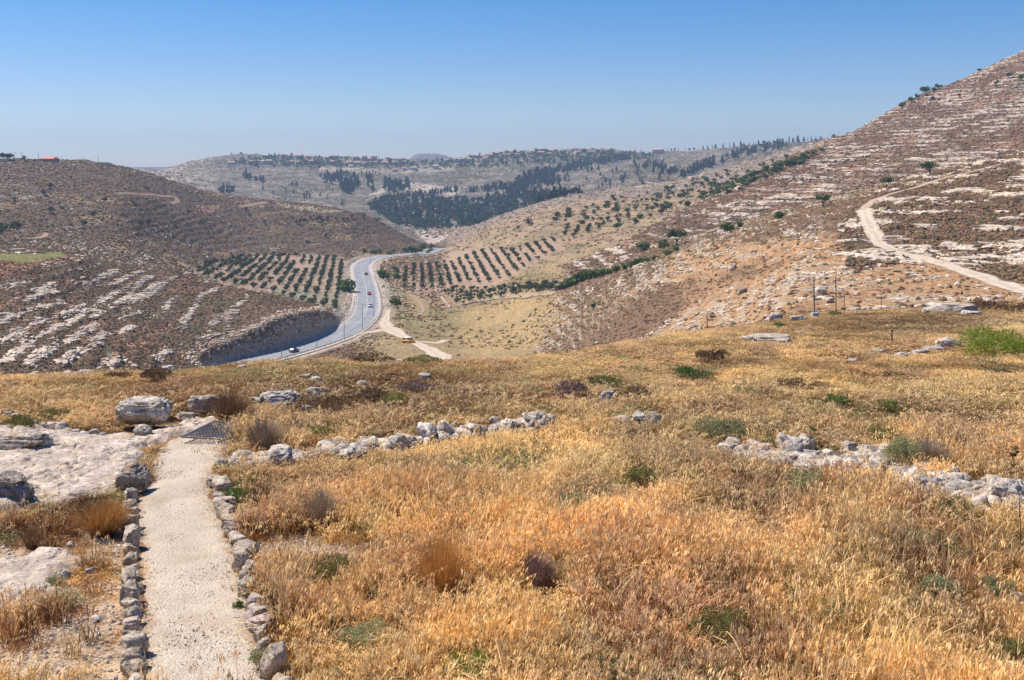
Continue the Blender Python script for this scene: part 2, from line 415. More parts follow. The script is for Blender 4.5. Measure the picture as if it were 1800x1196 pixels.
lay(ru * sstep(.2, .6, fbm2(X2 / 14, Y2 / 14, 3, 67)) * .75, (.10, .085, .048))
# big right hill
sh = np.interp(U2, [1000, 1100, 1200, 1300, 1400, 1450, 2300], [545, 560, 690, 745, 815, 830, 830])
bh = sstep(455, 500, D2) * sstep(975, 1010, U2 + nB * 8) * (1 - sstep(0, 25, D2 - sh) * (U2 < 1445)) * (1 - sstep(1080, 1150, D2))
lay(bh, (.190, .106, .060), .26)
lay(bh * sstep(-.05, .5, nB) * .7, (.130, .088, .060))
lay(bh * sstep(.1, .6, fbm2(X2 / 26, Y2 / 26, 3, 69)) * .65, (.38, .21, .13))
lay(bh * bands(3.2, .15, .17, 1.0) * sstep(-.4, .3, nB + .5 * nA), (.44, .33, .24), .68)
# far hill
fh = sstep(1150, 1260, D2)
fh = np.maximum(fh * (U2 < 790), sstep(1500, 1560, D2)) * (D2 < 4500)
fh = np.maximum(fh, sstep(1290, 1320, D2) * (U2 < 1150) * (D2 < 4500))
n200 = fbm2(X2 / 90, Y2 / 130, 4, 71)
lay(fh, (.165, .132, .092), .22)
lay(fh * sstep(0, .5, n200) * .7, (.105, .105, .065))
lay(fh * bands(11, .2, .12, 5) * .75, (.34, .27, .19), .42)
lay(fh * bands(11, .75, .12, 5) * .55, (.15, .125, .09))
lay(fh * (1 - sstep(300, 420, U2)) * .6, (.42, .33, .25), .6)
# patches read off the photograph (place, not light)
lay(region([(-60, 447), (60, 445), (108, 444), (120, 450), (60, 462), (-60, 474)], 380, 520, .35), (.22, .20, .065), 0)
lay(region([(-60, 472), (60, 460), (122, 449), (150, 452), (60, 472), (-60, 498)], 330, 520, .4), (.40, .20, .11), .1)
LO = [(330, 478), (350, 466), (420, 455), (500, 447), (595, 452), (618, 462), (612, 500), (600, 545), (560, 545), (500, 524), (455, 512), (400, 502)]
lay(blur(region(LO, 445, 800, 1.2), 5) * .9, (.40, .285, .19), .1)
lay(region([(470, 505), (545, 512), (600, 520), (600, 545), (560, 545), (480, 522)], 445, 800, .6) * .55, (.25, .25, .15), .1)
RO = [(690, 470), (735, 462), (800, 440), (905, 440), (985, 415), (990, 440), (930, 470), (905, 492), (840, 508), (790, 512), (740, 522), (700, 520)]
lay(blur(region(RO, 450, 800, 1.2), 5) * .9, (.41, .275, .185), .1)
lay(region([(780, 512), (850, 508), (925, 500), (985, 503), (975, 520), (870, 527), (800, 537)], 400, 700, .5), (.42, .30, .17), .1)
SOFT = lambda m, k=9: blur(m, k) * np.clip(.75 + .5 * nB, .2, 1)
lay(SOFT(region([(805, 550), (900, 530), (985, 520), (1010, 545), (960, 600), (900, 625), (815, 632)], 330, 560, 2.2)) * .8, (.50, .335, .145), .08)
lay(SOFT(region([(690, 560), (760, 540), (830, 548), (825, 575), (720, 580)], 330, 560, 2.5)) * .7, (.20, .185, .075), .2)
lay(SOFT(region([(660, 470), (700, 470), (715, 545), (700, 565), (672, 545)], 400, 760, 2)) * .8, (.17, .18, .06), .15)
lay(SOFT(region([(735, 517), (785, 508), (815, 520), (800, 540), (740, 535)], 400, 760, 2)) * .8, (.34, .20, .115), .1)
lay(region([(740, 400), (850, 398), (840, 408), (790, 425), (760, 432), (730, 410)], 1100, 1500, .3), (.47, .37, .29), .1)
lay(region([(340, 361), (390, 360), (378, 372), (350, 373)], 700, 1000, .3), (.38, .22, .15), .05)
lay(region([(480, 358), (560, 364), (600, 372), (560, 374), (500, 366)], 700, 1100, .5), (.42, .33, .19), .15)
lay(region([(640, 345), (700, 320), (730, 322), (810, 332), (800, 342), (700, 334)], 1500, 2300, .5), (.50, .41, .30), .1)
lay(region([(560, 290), (700, 300), (790, 292), (800, 300), (700, 306), (560, 300)], 1800, 2700, .5) * .7, (.46, .37, .27), .2)
lay(region([(1160, 400), (1230, 395), (1290, 400), (1250, 425), (1160, 450)], 380, 700, .8) * .6, (.10, .085, .06), .3)
for (a, b, c, d, e) in [(1000, 405, 1200, 330, .7)]:
    pass
# rocky cut faces and verges beside the road
cut = sstep(8.0, 9.5, DR) * (1 - sstep(12, 15, DR + nB * 1.5)) * (U2 < 612) * (D2 < 440) * (Z > -61.2)
lay(cut, (.125, .088, .065), .30)
verge = sstep(6.0, 6.6, DR) * (1 - sstep(8.0, 11.5, DR + nB * 1.6))
lay(verge, (.50, .40, .31), .30)
lay((1 - sstep(8, 18, DR + nB * 4)) * sstep(9, 11, DR) * (U2 > 640) * .7, (.40, .32, .25), .45)
# ---- foreground hill top
fg = 1 - sstep(108, 140, D2)
lay(fg, (.235, .125, .060), .10)
lay(fg * sstep(0, .5, fbm2(X2 / 2.2, Y2 / 2.2, 4, 73)) * .6, (.16, .085, .045))
lay(fg * sstep(.1, .6, fbm2(X2 / 4, Y2 / 4, 3, 75)) * .5, (.36, .23, .12))
lay(fg * sstep(58, 80, D2) * sstep(1250, 1350, U2), (.165, .092, .048), .12)
bare = region([(-60, 960), (110, 930), (215, 900), (215, 1230), (-60, 1230)], 5, 60, .2) * (fbm2(X2, Y2, 3, 77) > -.15)
bare = np.maximum(bare, region([(430, 965), (520, 945), (650, 965), (640, 1000), (520, 1010), (440, 1000)], 5, 60, .3))
lay(blur(bare) * .85, (.50, .36, .235), .25)

def coll_attr(me, name, arr, typ='FLOAT_COLOR', dom='POINT'):
    a = me.attributes.new(name, typ, dom)
    if typ == 'FLOAT_COLOR':
        b = np.ones((len(arr), 4), np.float32); b[:, :3] = arr; a.data.foreach_set('color', b.ravel())
    elif typ == 'FLOAT': a.data.foreach_set('value', np.asarray(arr, np.float32).ravel())
    elif typ == 'FLOAT_VECTOR': a.data.foreach_set('vector', np.asarray(arr, np.float32).ravel())
    elif typ == 'INT': a.data.foreach_set('value', np.asarray(arr, np.int32).ravel())

def np_mesh(name, Vt, Fc, smooth=False):
    me = bpy.data.meshes.new(name)
    Vt = np.asarray(Vt, np.float32); Fc = np.asarray(Fc, np.int32)
    me.vertices.add(len(Vt)); me.vertices.foreach_set('co', Vt.ravel())
    n, k = Fc.shape
    me.loops.add(n * k); me.loops.foreach_set('vertex_index', Fc.ravel())
    me.polygons.add(n); me.polygons.foreach_set('loop_start', np.arange(n, dtype=np.int32) * k)
    me.polygons.foreach_set('use_smooth', np.full(n, smooth, bool))
    me.update(calc_edges=True)
    return me

def link(name, me, mat=None, parent=None, loc=None, rotz=None):
    if mat is not None:
        me.materials.clear(); me.materials.append(mat)
    o = bpy.data.objects.new(name, me); COL.objects.link(o)
    if parent is not None: o.parent = parent
    if loc is not None: o.location = loc
    if rotz is not None: o.rotation_euler = (0, 0, rotz)
    return o
def tag(o, label=None, cat=None, group=None, kind=None):
    if label: o['label'] = label
    if cat: o['category'] = cat
    if group: o['group'] = group
    if kind: o['kind'] = kind
    return o
def empty(name, loc, rotz=0.0):
    o = bpy.data.objects.new(name, None); COL.objects.link(o)
    o.location = loc; o.rotation_euler = (0, 0, rotz); o.empty_display_size = .3
    return o
def copy_tree(o, parent=None):
    c = o.copy(); COL.objects.link(c)
    if parent is not None: c.parent = parent
    for ch in o.children: copy_tree(ch, c)
    return c

# ------------------------------------------------------------------ materials
class NT:
    def __init__(s, name):
        s.m = bpy.data.materials.new(name); s.m.use_nodes = True
        s.t = s.m.node_tree; s.n = s.t.nodes; s.l = s.t.links
        s.b = s.n['Principled BSDF']; s.b.inputs['Roughness'].default_value = .9
        s.b.inputs['Specular IOR Level'].default_value = .15
    def new(s, t, **kw):
        n = s.n.new(t)
        for k_, v_ in kw.items(): setattr(n, k_, v_)
        return n
    def set(s, sock, v):
        if isinstance(v, bpy.types.NodeSocket): s.l.new(v, sock)
        else:
            if isinstance(v, tuple):
                if sock.type == 'RGBA' and len(v) == 3: v = (*v, 1)
                if sock.type == 'VECTOR' and len(v) == 4: v = v[:3]
            sock.default_value = v
    def attr(s, name, inst=False):
        n = s.new('ShaderNodeAttribute', attribute_name=name)
        if inst: n.attribute_type = 'INSTANCER'
        return n
    def pos(s): return s.new('ShaderNodeNewGeometry').outputs['Position']
    def objc(s): return s.new('ShaderNodeTexCoord').outputs['Object']
    def noise(s, vec, scale, detail=3, rough=.6, dist=0):
        n = s.new('ShaderNodeTexNoise'); s.l.new(vec, n.inputs['Vector'])
        n.inputs['Scale'].default_value = scale; n.inputs['Detail'].default_value = detail
        n.inputs['Roughness'].default_value = rough; n.inputs['Distortion'].default_value = dist
        return n.outputs['Fac']
    def vor(s, vec, scale, feature='F1'):
        n = s.new('ShaderNodeTexVoronoi', feature=feature); s.l.new(vec, n.inputs['Vector']); n.inputs['Scale'].default_value = scale
        return n.outputs['Distance']
    def math(s, op, a, b=None, c=None, clamp=False):
        n = s.new('ShaderNodeMath', operation=op, use_clamp=clamp)
        s.set(n.inputs[0], a)
        if b is not None: s.set(n.inputs[1], b)
        if c is not None: s.set(n.inputs[2], c)
        return n.outputs[0]
    def rng(s, v, a, b, c=0.0, d=1.0, smooth=True):
        n = s.new('ShaderNodeMapRange'); n.interpolation_type = 'SMOOTHSTEP' if smooth else 'LINEAR'
        s.set(n.inputs[0], v); n.inputs[1].default_value = a; n.inputs[2].default_value = b
        n.inputs[3].default_value = c; n.inputs[4].default_value = d
        return n.outputs[0]
    def mix(s, f, a, b, mode='MIX'):
        n = s.new('ShaderNodeMix', data_type='RGBA', blend_type=mode)
        s.set(n.inputs[0], f); s.set(n.inputs[6], a); s.set(n.inputs[7], b)
        return n.outputs[2]
    def mul(s, col, f):
        n = s.new('ShaderNodeVectorMath', operation='SCALE'); s.set(n.inputs[0], col); s.set(n.inputs[3], f)
        return n.outputs[0]
    def bump(s, h, strength, dist):
        n = s.new('ShaderNodeBump'); s.set(n.inputs['Height'], h)
        n.inputs['Strength'].default_value = strength; n.inputs['Distance'].default_value = dist
        s.l.new(n.outputs[0], s.b.inputs['Normal'])
    def color(s, c): s.set(s.b.inputs['Base Color'], c); return s

def terrain_material():
    t = NT('hillside_ground')
    P = t.pos(); c = t.attr('Col').outputs['Color']; rk = t.attr('rk').outputs['Fac']; fr = t.attr('fr').outputs['Fac']; nr = t.attr('nr').outputs['Fac']
    fine = t.noise(P, 1.1, 4, .65); mid = t.noise(P, .28, 4, .65); big = t.noise(P, .09, 4, .65)
    a = t.new('ShaderNodeMix'); t.l.new(fr, a.inputs[0]); t.l.new(fine, a.inputs[2]); t.l.new(mid, a.inputs[3]); n1 = a.outputs[0]
    b = t.new('ShaderNodeMix'); t.l.new(t.rng(fr, .5, 1.0), b.inputs[0]); t.l.new(n1, b.inputs[2]); t.l.new(big, b.inputs[3]); n1 = b.outputs[0]
    sp = t.noise(P, .62, 3, .7); sp2 = t.noise(P, .16, 3, .7)
    e = t.new('ShaderNodeMix'); t.l.new(fr, e.inputs[0]); t.l.new(sp, e.inputs[2]); t.l.new(sp2, e.inputs[3]); n2 = e.outputs[0]
    base = t.mul(c, t.rng(n2, .3, .7, .62, 1.38, False))
    # tufts: dark specks of low bush
    base = t.mix(t.math('MULTIPLY', t.rng(n1, .50, .60), t.math('SUBTRACT', .75, nr)), base, t.mul(base, .45))
    rockf = t.math('ADD', t.math('MULTIPLY', t.math('SUBTRACT', n1, .5), -1.0), t.math('MULTIPLY', t.math('SUBTRACT', rk, .62), .42))
    rm = t.rng(rockf, .0, .035)
    rockc = t.mix(t.noise(P, .9, 3), (.70, .57, .43), (.36, .28, .205))
    rockc = t.mix(t.rng(big, .4, .6), rockc, t.mix(.5, rockc, (.50, .38, .30)))
    t.color(t.mix(rm, base, rockc))
    hh = t.math('ADD', t.math('MULTIPLY', rm, .5), t.math('MULTIPLY', n1, 1.4))
    t.bump(hh, .8, .55)
    return t.m
gm = terrain_material()
idx = np.arange(NU * ND).reshape(NU, ND)
quads = np.stack([idx[:-1, :-1], idx[1:, :-1], idx[1:, 1:], idx[:-1, 1:]], -1).reshape(-1, 4)
me = np_mesh('ground', np.stack([X2, Y2, Z], -1).reshape(-1, 3), quads, True)
coll_attr(me, 'Col', CC.reshape(-1, 3)); coll_attr(me, 'rk', RK.ravel(), 'FLOAT')
coll_attr(me, 'fr', sstep(250, 1600, D2).ravel(), 'FLOAT'); coll_attr(me, 'nr', (1 - sstep(50, 130, D2)).ravel() * .75, 'FLOAT')
tag(link('ground', me, gm), kind='structure')

# ------------------------------------------------------------------ more materials
def limestone(name, a=(.62, .57, .50), b=(.27, .26, .25), stain=(.42, .27, .16), lichen=.5, sc=1.0, bs=1.0):
    t = NT(name); P = t.pos(); ob = t.objc()
    n1 = t.noise(P, 3.0 * sc, 5, .65); n2 = t.noise(P, 14 * sc, 4, .7); n3 = t.noise(P, 1.1 * sc, 3)
    f = t.rng(t.math('ADD', t.math('MULTIPLY', n1, .6), t.math('MULTIPLY', n2, .4)), .5 - .12 * lichen, .62 - .06 * lichen, 0, 1)
    c = t.mix(f, b, a)
    c = t.mix(t.rng(n3, .56, .70, 0, .75), c, stain)
    pit = t.rng(t.vor(P, 9 * sc), 0, .32)
    c = t.mix(t.math('MULTIPLY', t.math('SUBTRACT', 1.0, pit), .75), c, (.12, .105, .095))
    t.color(c)
    t.bump(t.math('ADD', t.math('ADD', t.math('MULTIPLY', n2, .7), n1), t.math('MULTIPLY', pit, .45)), bs, .06 / sc)
    return t.m
M_ROCK = limestone('weathered_limestone', (.74, .62, .49), (.30, .255, .21), lichen=.6)
M_ROCKW = limestone('white_limestone', (.80, .71, .60), (.38, .335, .285), (.55, .42, .30), .25)
M_ROCKD = limestone('dark_limestone', (.42, .34, .27), (.17, .145, .12), (.56, .32, .15), .7)
M_KERB = limestone('kerb_limestone', (.60, .49, .37), (.22, .18, .14), (.46, .31, .18), .9, 1.6)
M_KERBP = limestone('pink_limestone', (.60, .47, .38), (.34, .28, .24), (.55, .36, .27), .5, 1.6)
M_SLAB = limestone('bedrock_limestone', (.72, .59, .46), (.44, .355, .28), (.50, .35, .23), .28, .8, .8)
def simple(name, col, rough=.8, metal=0.0, noise=None, spec=.3):
    t = NT(name); t.b.inputs['Roughness'].default_value = rough; t.b.inputs['Metallic'].default_value = metal
    t.b.inputs['Specular IOR Level'].default_value = spec
    if noise:
        n = t.noise(t.pos(), noise, 4, .6); t.color(t.mul((*col, 1), t.rng(n, .3, .7, .7, 1.3, False)))
    else: t.color(col)
    return t.m
def hill_rock_mat():
    t = NT('hillside_limestone'); P = t.pos(); n = t.noise(P, 1.2, 4, .7); m = t.noise(P, .05, 3)
    c = t.mix(t.rng(n, .38, .6), (.42, .325, .235), (.74, .61, .46)); c = t.mix(t.rng(m, .45, .62, 0, .6), c, (.44, .34, .27))
    t.color(c); t.bump(n, .6, .3); return t.m
M_HROCK = hill_rock_mat()
def leaf_mat(name, col, col2, trans=.25, attr=None, nsc=1.5, var=.5):
    t = NT(name); P = t.pos(); oi = t.new('ShaderNodeObjectInfo')
    n = t.noise(P, nsc, 2)
    c = t.mix(t.rng(n, .35, .65), (*col, 1), (*col2, 1))
    c = t.mul(c, t.rng(oi.outputs['Random'], 0, 1, 1 - var * .5, 1 + var * .5, False))
    t.color(c)
    if trans:
        tr = t.new('ShaderNodeBsdfTranslucent'); t.l.new(c, tr.inputs['Color'])
        mx = t.new('ShaderNodeMixShader'); mx.inputs[0].default_value = trans
        t.l.new(t.b.outputs[0], mx.inputs[1]); t.l.new(tr.outputs[0], mx.inputs[2])
        t.l.new(mx.outputs[0], t.n['Material Output'].inputs['Surface'])
    return t.m
M_OLIVE = leaf_mat('olive_leaves', (.085, .105, .050), (.145, .160, .085), .1)
M_PINE = leaf_mat('pine_needles', (.028, .055, .030), (.10, .145, .070), .05, nsc=.14)
M_TREE = leaf_mat('broad_leaves', (.055, .095, .030), (.145, .185, .065), .15, nsc=.2)
M_BUSHG = leaf_mat('green_bush_leaves', (.075, .130, .028), (.120, .180, .045), .2)
M_BUSHO = leaf_mat('olive_bush_leaves', (.19, .175, .050), (.30, .27, .085), .2, nsc=6)
M_LIME = leaf_mat('lime_green_leaves', (.19, .235, .035), (.35, .41, .07), .3, nsc=3, var=.1)
M_SAGE = leaf_mat('sage_leaves', (.27, .265, .12), (.42, .40, .20), .25, nsc=6)
M_BROWNB = leaf_mat('brown_scrub', (.16, .090, .045), (.24, .145, .075), .15, nsc=6)
M_GREYT = leaf_mat('grey_twigs', (.27, .195, .13), (.40, .31, .22), .1, nsc=6)
M_PURP = leaf_mat('purple_twigs', (.19, .115, .095), (.30, .205, .165), .1, nsc=6)
M_ORANGE = leaf_mat('orange_stems', (.48, .22, .06), (.62, .34, .11), .3, nsc=6)
M_BARK = simple('bark', (.13, .095, .07), .95, noise=3)

def scrub_mat():
    t = NT('low_scrub_leaves'); c = t.attr('vc').outputs['Color']; n = t.noise(t.pos(), 2.2, 3, .7)
    t.color(t.mul(c, t.rng(n, .3, .7, .6, 1.4, False))); return t.m
M_SCRUB = scrub_mat()

# ------------------------------------------------------------------ scatter on the hillsides
AREA = (D2 * np.gradient(US)[:, None] / F) * np.gradient(DS)[None, :]
gx = np.gradient(Z, axis=0) / (D2 * np.gradient(US)[:, None] / F)
gyd = np.gradient(Z, axis=1) / np.gradient(DS)[None, :]
GY = gyd - gx * (U2 - CU) / F          # dz/dy at fixed x
CONT = np.arctan2(gx, -GY)             # contour heading  (perpendicular to gradient)
GRF = region([(-60, 447), (60, 445), (108, 444), (120, 450), (60, 462), (-60, 474)], 380, 520, .35)
SEEN = (1 - GRF) * NOTRACK * np.where(VIS & (U2 > -60) & (U2 < 1860), 1.0, np.where((VV <= ENV + 12) & (U2 > -150) & (U2 < 1950), .12, 0.0))

def pick(weight, n):
    w = (weight * SEEN).ravel(); w = np.clip(w, 0, None); cs = np.cumsum(w)
    r = RNG.random(n) * cs[-1]
    id_ = np.minimum(np.searchsorted(cs, r), len(w) - 1)
    i, j = id_ // ND, id_ % ND
    i = np.minimum(i, NU - 2); j = np.minimum(j, ND - 2)
    u = US[i] + (RNG.random(n) - .5) * (US[i+1] - US[i]); D = DS[j] * np.exp((RNG.random(n) - .5) * (LD[j+1] - LD[j]))
    x = D * (u - CU) / F
    return x, D, zt(x, D), CONT[i, j], i, j

import bmesh
def ico(sub):
    bm = bmesh.new(); bmesh.ops.create_icosphere(bm, subdivisions=sub, radius=1.0)
    v = np.array([p.co[:] for p in bm.verts]); f = np.array([[q.index for q in p.verts] for p in bm.faces]); bm.free()
    return v, f
ICO = {k: ico(k) for k in (1, 2, 3, 4, 5)}

def scatter_mesh(protos, x, y, z, ang, sx, sy, sz, tint=None, tilt=0.0):
    """one merged mesh of scaled, turned copies of small prototype shapes"""
    n = len(x); which = RNG.integers(0, len(protos), n)
    Vs = []; Fs = []; Cs = []; off = 0
    for k_, (pv, pf) in enumerate(protos):
        m = which == k_; c = int(m.sum())
        if not c: continue
        S = np.stack([sx[m], sy[m], sz[m]], -1)
        q = pv[None] * S[:, None, :]
        if tilt:
            ta = (RNG.random(c) - .5)[:, None] * tilt
            q = np.stack([q[..., 0], q[..., 1] * np.cos(ta) - q[..., 2] * np.sin(ta), q[..., 1] * np.sin(ta) + q[..., 2] * np.cos(ta)], -1)
        ca, sa = np.cos(ang[m])[:, None], np.sin(ang[m])[:, None]
        w = np.stack([q[..., 0] * ca - q[..., 1] * sa + x[m][:, None], q[..., 0] * sa + q[..., 1] * ca + y[m][:, None], q[..., 2] + z[m][:, None]], -1)
        Vs.append(w.reshape(-1, 3)); Fs.append((pf[None] + (np.arange(c) * len(pv))[:, None, None]).reshape(-1, pf.shape[1]) + off)
        if tint is not None: Cs.append(np.repeat(tint[m], len(pv), 0))
        off += c * len(pv)
    return np.concatenate(Vs), np.concatenate(Fs), (np.concatenate(Cs) if tint is not None else None)

def rock_proto(seed, sub=1, box=.55, rough=.35):
    v, f = ICO[sub]; v = v.copy()
    p = np.sign(v) * np.abs(v) ** box
    p /= np.max(np.abs(p)); p = v * (1 - .6) + p * .6
    p *= (1 + rough * fbm3(v[:, 0] * 1.3 + seed * 9.7, v[:, 1] * 1.3, v[:, 2] * 1.3, 3, seed))[:, None]
    return p, f
RP1 = [rock_proto(s, 1) for s in range(8)]
RP2 = [rock_proto(s + 20, 2) for s in range(6)]

def rocks_stuff(name, label, weight, n, smin, smax, long_=1.8, flat=.55, protos=RP1, power=2.2):
    x, y, z, a, i, j = pick(weight, n)
    s = smin + (smax - smin) * RNG.random(n) ** power
    a = a + RNG.normal(0, .22, n)
    sx = s * (1 + (long_ - 1) * RNG.random(n)); sy = s * (.5 + .4 * RNG.random(n)); sz = s * flat * (.6 + .7 * RNG.random(n))
    Vt, Fc, _ = scatter_mesh(protos, x, y, z + sz * .15, a, sx, sy, sz, tilt=.5)
    o = link(name, np_mesh(name, Vt, Fc, False), M_HROCK); tag(o, label, kind='stuff'); return o

bsS = bands(2.6, 0.3, .15, .55); bs1 = bands(3.2, .15, .17, 1.0); bs2 = bands(2.6, .35, .20, 1.7); bs3 = bands(2.6, .2, .2, 1.6)
spurM = spur * (DR > 12); W = AREA
rocks_stuff('spur_ledges', 'pale broken ledges of limestone striping the brown near left slope', W * spurM * (bsS * .16 * sstep(-.3, .35, nA + .5 * nB) + LED * 1.5) * (1 - sstep(470, 520, U2) * .6), 5600, .2, 1.0, 3.2, .45)
rocks_stuff('spur_stones', 'small pale stones strewn over the brown near left slope', W * spurM, 2600, .12, .42, 1.5, .6)
rocks_stuff('left_hill_stones', 'small pale stones strewn over the far brown left hill', W * lh * (.25 + bands(6.2, .1, .10, 2.2)) * sstep(-.5, .5, nB + nC) * (1 - region(LO, 445, 800)), 7500, .22, .9, 2.2, .5)
notfield = 1 - np.clip(region(RO, 450, 800) + region([(780, 512), (850, 508), (925, 500), (985, 503), (975, 520), (870, 527), (800, 537)], 400, 700), 0, 1)
rocks_stuff('right_slope_rocks', 'pale limestone rocks littering the orange and brown near right slope', W * rs * (.10 + bs3 + .5 * bs2 * ru) * (.1 + sstep(-.1, .4, fbm2(X2 / 9, Y2 / 9, 2, 81))) * sstep(-.5, .5, nA + nB), 9500, .12, .8, 2.0, .6, power=2.6)
rocks_stuff('right_spur_outcrops', 'white limestone outcrops among dark scrub on the right spur', W * ru * bs2 * sstep(-.35, .2, nB + nA * .6) * (.05 + sstep(-.1, .35, fbm2(X2 / 11, Y2 / 11, 2, 83))), 5200, .3, 1.45, 3.0, .38, power=2.0)
rocks_stuff('big_hill_ledges', 'bright white limestone ledges banding the tall right hillside', W * bh * (bs1 * sstep(-.4, .3, nB + .5 * nA) + .03) * (.06 + sstep(-.15, .35, fbm2(X2 / 24, Y2 / 24, 2, 85))), 10500, .35, 1.8, 3.6, .36, power=1.9)
rocks_stuff('mid_slope_stones', 'grey stones on the ridge behind the right hand orchard', W * mr * sstep(900, 1000, D2) * notfield + W * mr * .12 * notfield, 2600, .4, 1.3, 2.2, .5)
rocks_stuff('far_hill_stones', 'pale terrace stones on the distant village hill', W * fh * (bands(11, .2, .12, 5) + .1) * (D2 < 2600), 2500, .8, 2.4, 3.5, .35)
rocks_stuff('verge_rubble', 'pale rubble lying along the verge of the valley road', W * (sstep(6.8, 7.4, DR) * (1 - sstep(9, 12, DR))) * (U2 > 600), 1300, .2, .7, 1.6, .6)
rocks_stuff('cut_face_rubble', 'grey broken rock on the road cutting', W * cut * 8, 1500, .2, .8, 1.5, .9)

def blob_proto(seed, sub=1):
    v, f = ICO[sub]; v = v.copy(); v[:, 2] = np.where(v[:, 2] < -.2, -.2, v[:, 2])
    p = v * (1 + .45 * fbm3(v[:, 0] * 1.7 + seed * 5, v[:, 1] * 1.7, v[:, 2] * 1.7, 2, seed + 50))[:, None]
    return p, f
def tri_cloud(seed, n, rz=.8, s=.28):
    r = np.random.default_rng(seed)
    d = r.normal(size=(n, 3)); d /= np.linalg.norm(d, axis=1)[:, None]; d[:, 2] = np.abs(d[:, 2])
    c = d * (.55 + .45 * r.random((n, 1))); c[:, 2] *= rz
    a = r.normal(size=(n, 3)); a /= np.linalg.norm(a, axis=1)[:, None]; b = np.cross(a, r.normal(size=(n, 3))); b /= np.linalg.norm(b, axis=1)[:, None]
    T = np.stack([c + a * s, c - a * s * .5 + b * s * .8, c - a * s * .5 - b * s * .8], 1)
    return T.reshape(-1, 3), np.arange(3 * n).reshape(-1, 3)
BP = [blob_proto(s) for s in range(6)]
TC = [tri_cloud(s, 26) for s in range(6)]
TINTS = np.array([(.300, .170, .095), (.205, .130, .075), (.205, .160, .070), (.40, .225, .105), (.135, .125, .055)])
def scrub_stuff(name, label, weight, n, smin, smax, protos, p=(.35, .25, .15, .15, .10), gain=1.0):
    x, y, z, a, i, j = pick(weight, n)
    s = smin + (smax - smin) * RNG.random(n) ** 1.5
    c = TINTS[RNG.choice(5, n, p=p)] * (.75 + .5 * RNG.random((n, 1))) * gain
    Vt, Fc, Cv = scatter_mesh(protos, x, y, z, RNG.random(n) * 6.3, s, s * (.7 + .5 * RNG.random(n)), s * (.45 + .35 * RNG.random(n)), c)
    me_ = np_mesh(name, Vt, Fc, False); coll_attr(me_, 'vc', Cv)
    return tag(link(name, me_, M_SCRUB), label, kind='stuff')
scrub_stuff('spur_scrub', 'low brown scrub covering the near left slope', W * spurM * (1 - .9 * LED), 20000, .22, .65, BP, (.38, .30, .16, .08, .08), gain=.68)
scrub_stuff('left_hill_scrub', 'low grey brown scrub covering the left hill', W * lh * (1 - region(LO, 445, 800)) * (DR > 12) * (1 - region([(-60, 447), (60, 445), (108, 444), (120, 450), (60, 462), (-60, 474)], 380, 520, .35)), 34000, .3, 1.0, BP, (.42, .30, .15, .04, .09), gain=.68)
scrub_stuff('right_slope_scrub', 'low brown scrub on the near right slope', W * rs * (1 - .8 * gold) * (1 - .5 * bs3), 18000, .2, .65, BP, (.42, .28, .14, .10, .06), gain=.85)
scrub_stuff('right_spur_scrub', 'dark brown scrub between the white outcrops of the right spur', W * ru * (1 - .7 * bs2), 8000, .3, .95, BP, (.35, .38, .1, .07, .1), gain=.72)
scrub_stuff('big_hill_scrub', 'brown scrub between the ledges of the tall right hill', W * bh * (1 - .8 * bs1), 20000, .35, 1.1, BP, (.4, .33, .08, .14, .05), gain=.68)
scrub_stuff('valley_scrub', 'green and brown scrub on the valley floor', W * vl * (D2 < 620) * (DR > 9) * notfield * sstep(-.1, .4, nA + nB * .5), 3500, .25, .9, BP, (.2, .1, .4, .1, .2))
scrub_stuff('mid_slope_scrub', 'dull green scrub on the right hand middle slope', W * mr * notfield, 6000, .5, 1.5, BP, (.3, .15, .25, .1, .2))
scrub_stuff('far_hill_scrub', 'dark scrub dotting the distant village hill', W * fh * (D2 < 2800) * sstep(-.4, .5, n200), 9000, 1.0, 2.6, BP, (.3, .2, .2, .1, .2))
scrub_stuff('cutting_scrub', 'dark scrub hanging on the road cutting', W * cut * 8, 2800, .2, .8, BP, (.3, .4, .1, .1, .1))
scrub_stuff('right_saddle_scrub', 'fine dark brown scrub on the saddle below the fence poles', W * fg * sstep(62, 80, D2) * (U2 > 1180), 9000, .10, .32, TC, (.5, .3, .05, .15, .0), .9)

# ------------------------------------------------------------------ asphalt road in the valley, verge, markings
def ribbon(name, line, half, mat, off=0.05, cross=5, crown=0.0, zf=None, w2=None):
    P = np.array(line, float); T = np.gradient(P, axis=0); T /= np.linalg.norm(T, axis=1)[:, None]
    N = np.stack([-T[:, 1], T[:, 0]], -1)
    h = np.full(len(P), half) if np.isscalar(half) else np.asarray(half)
    s = np.linspace(-1, 1, cross)
    if w2 is not None: s = np.linspace(w2[0], w2[1], cross)
    X = P[:, None, 0] + N[:, None, 0] * s[None] * h[:, None]; Y = P[:, None, 1] + N[:, None, 1] * s[None] * h[:, None]
    Zr = (zf(Y) if zf is not None else zt(X, Y)) + off - crown * np.abs(s)[None]
    n, c = X.shape; ix = np.arange(n * c).reshape(n, c)
    q = np.stack([ix[:-1, :-1], ix[:-1, 1:], ix[1:, 1:], ix[1:, :-1]], -1).reshape(-1, 4)
    me_ = np_mesh(name, np.stack([X, Y, Zr], -1).reshape(-1, 3), q, True); coll_attr(me_, 'across', np.broadcast_to(s[None], X.shape).ravel(), 'FLOAT')
    return link(name, me_, mat)
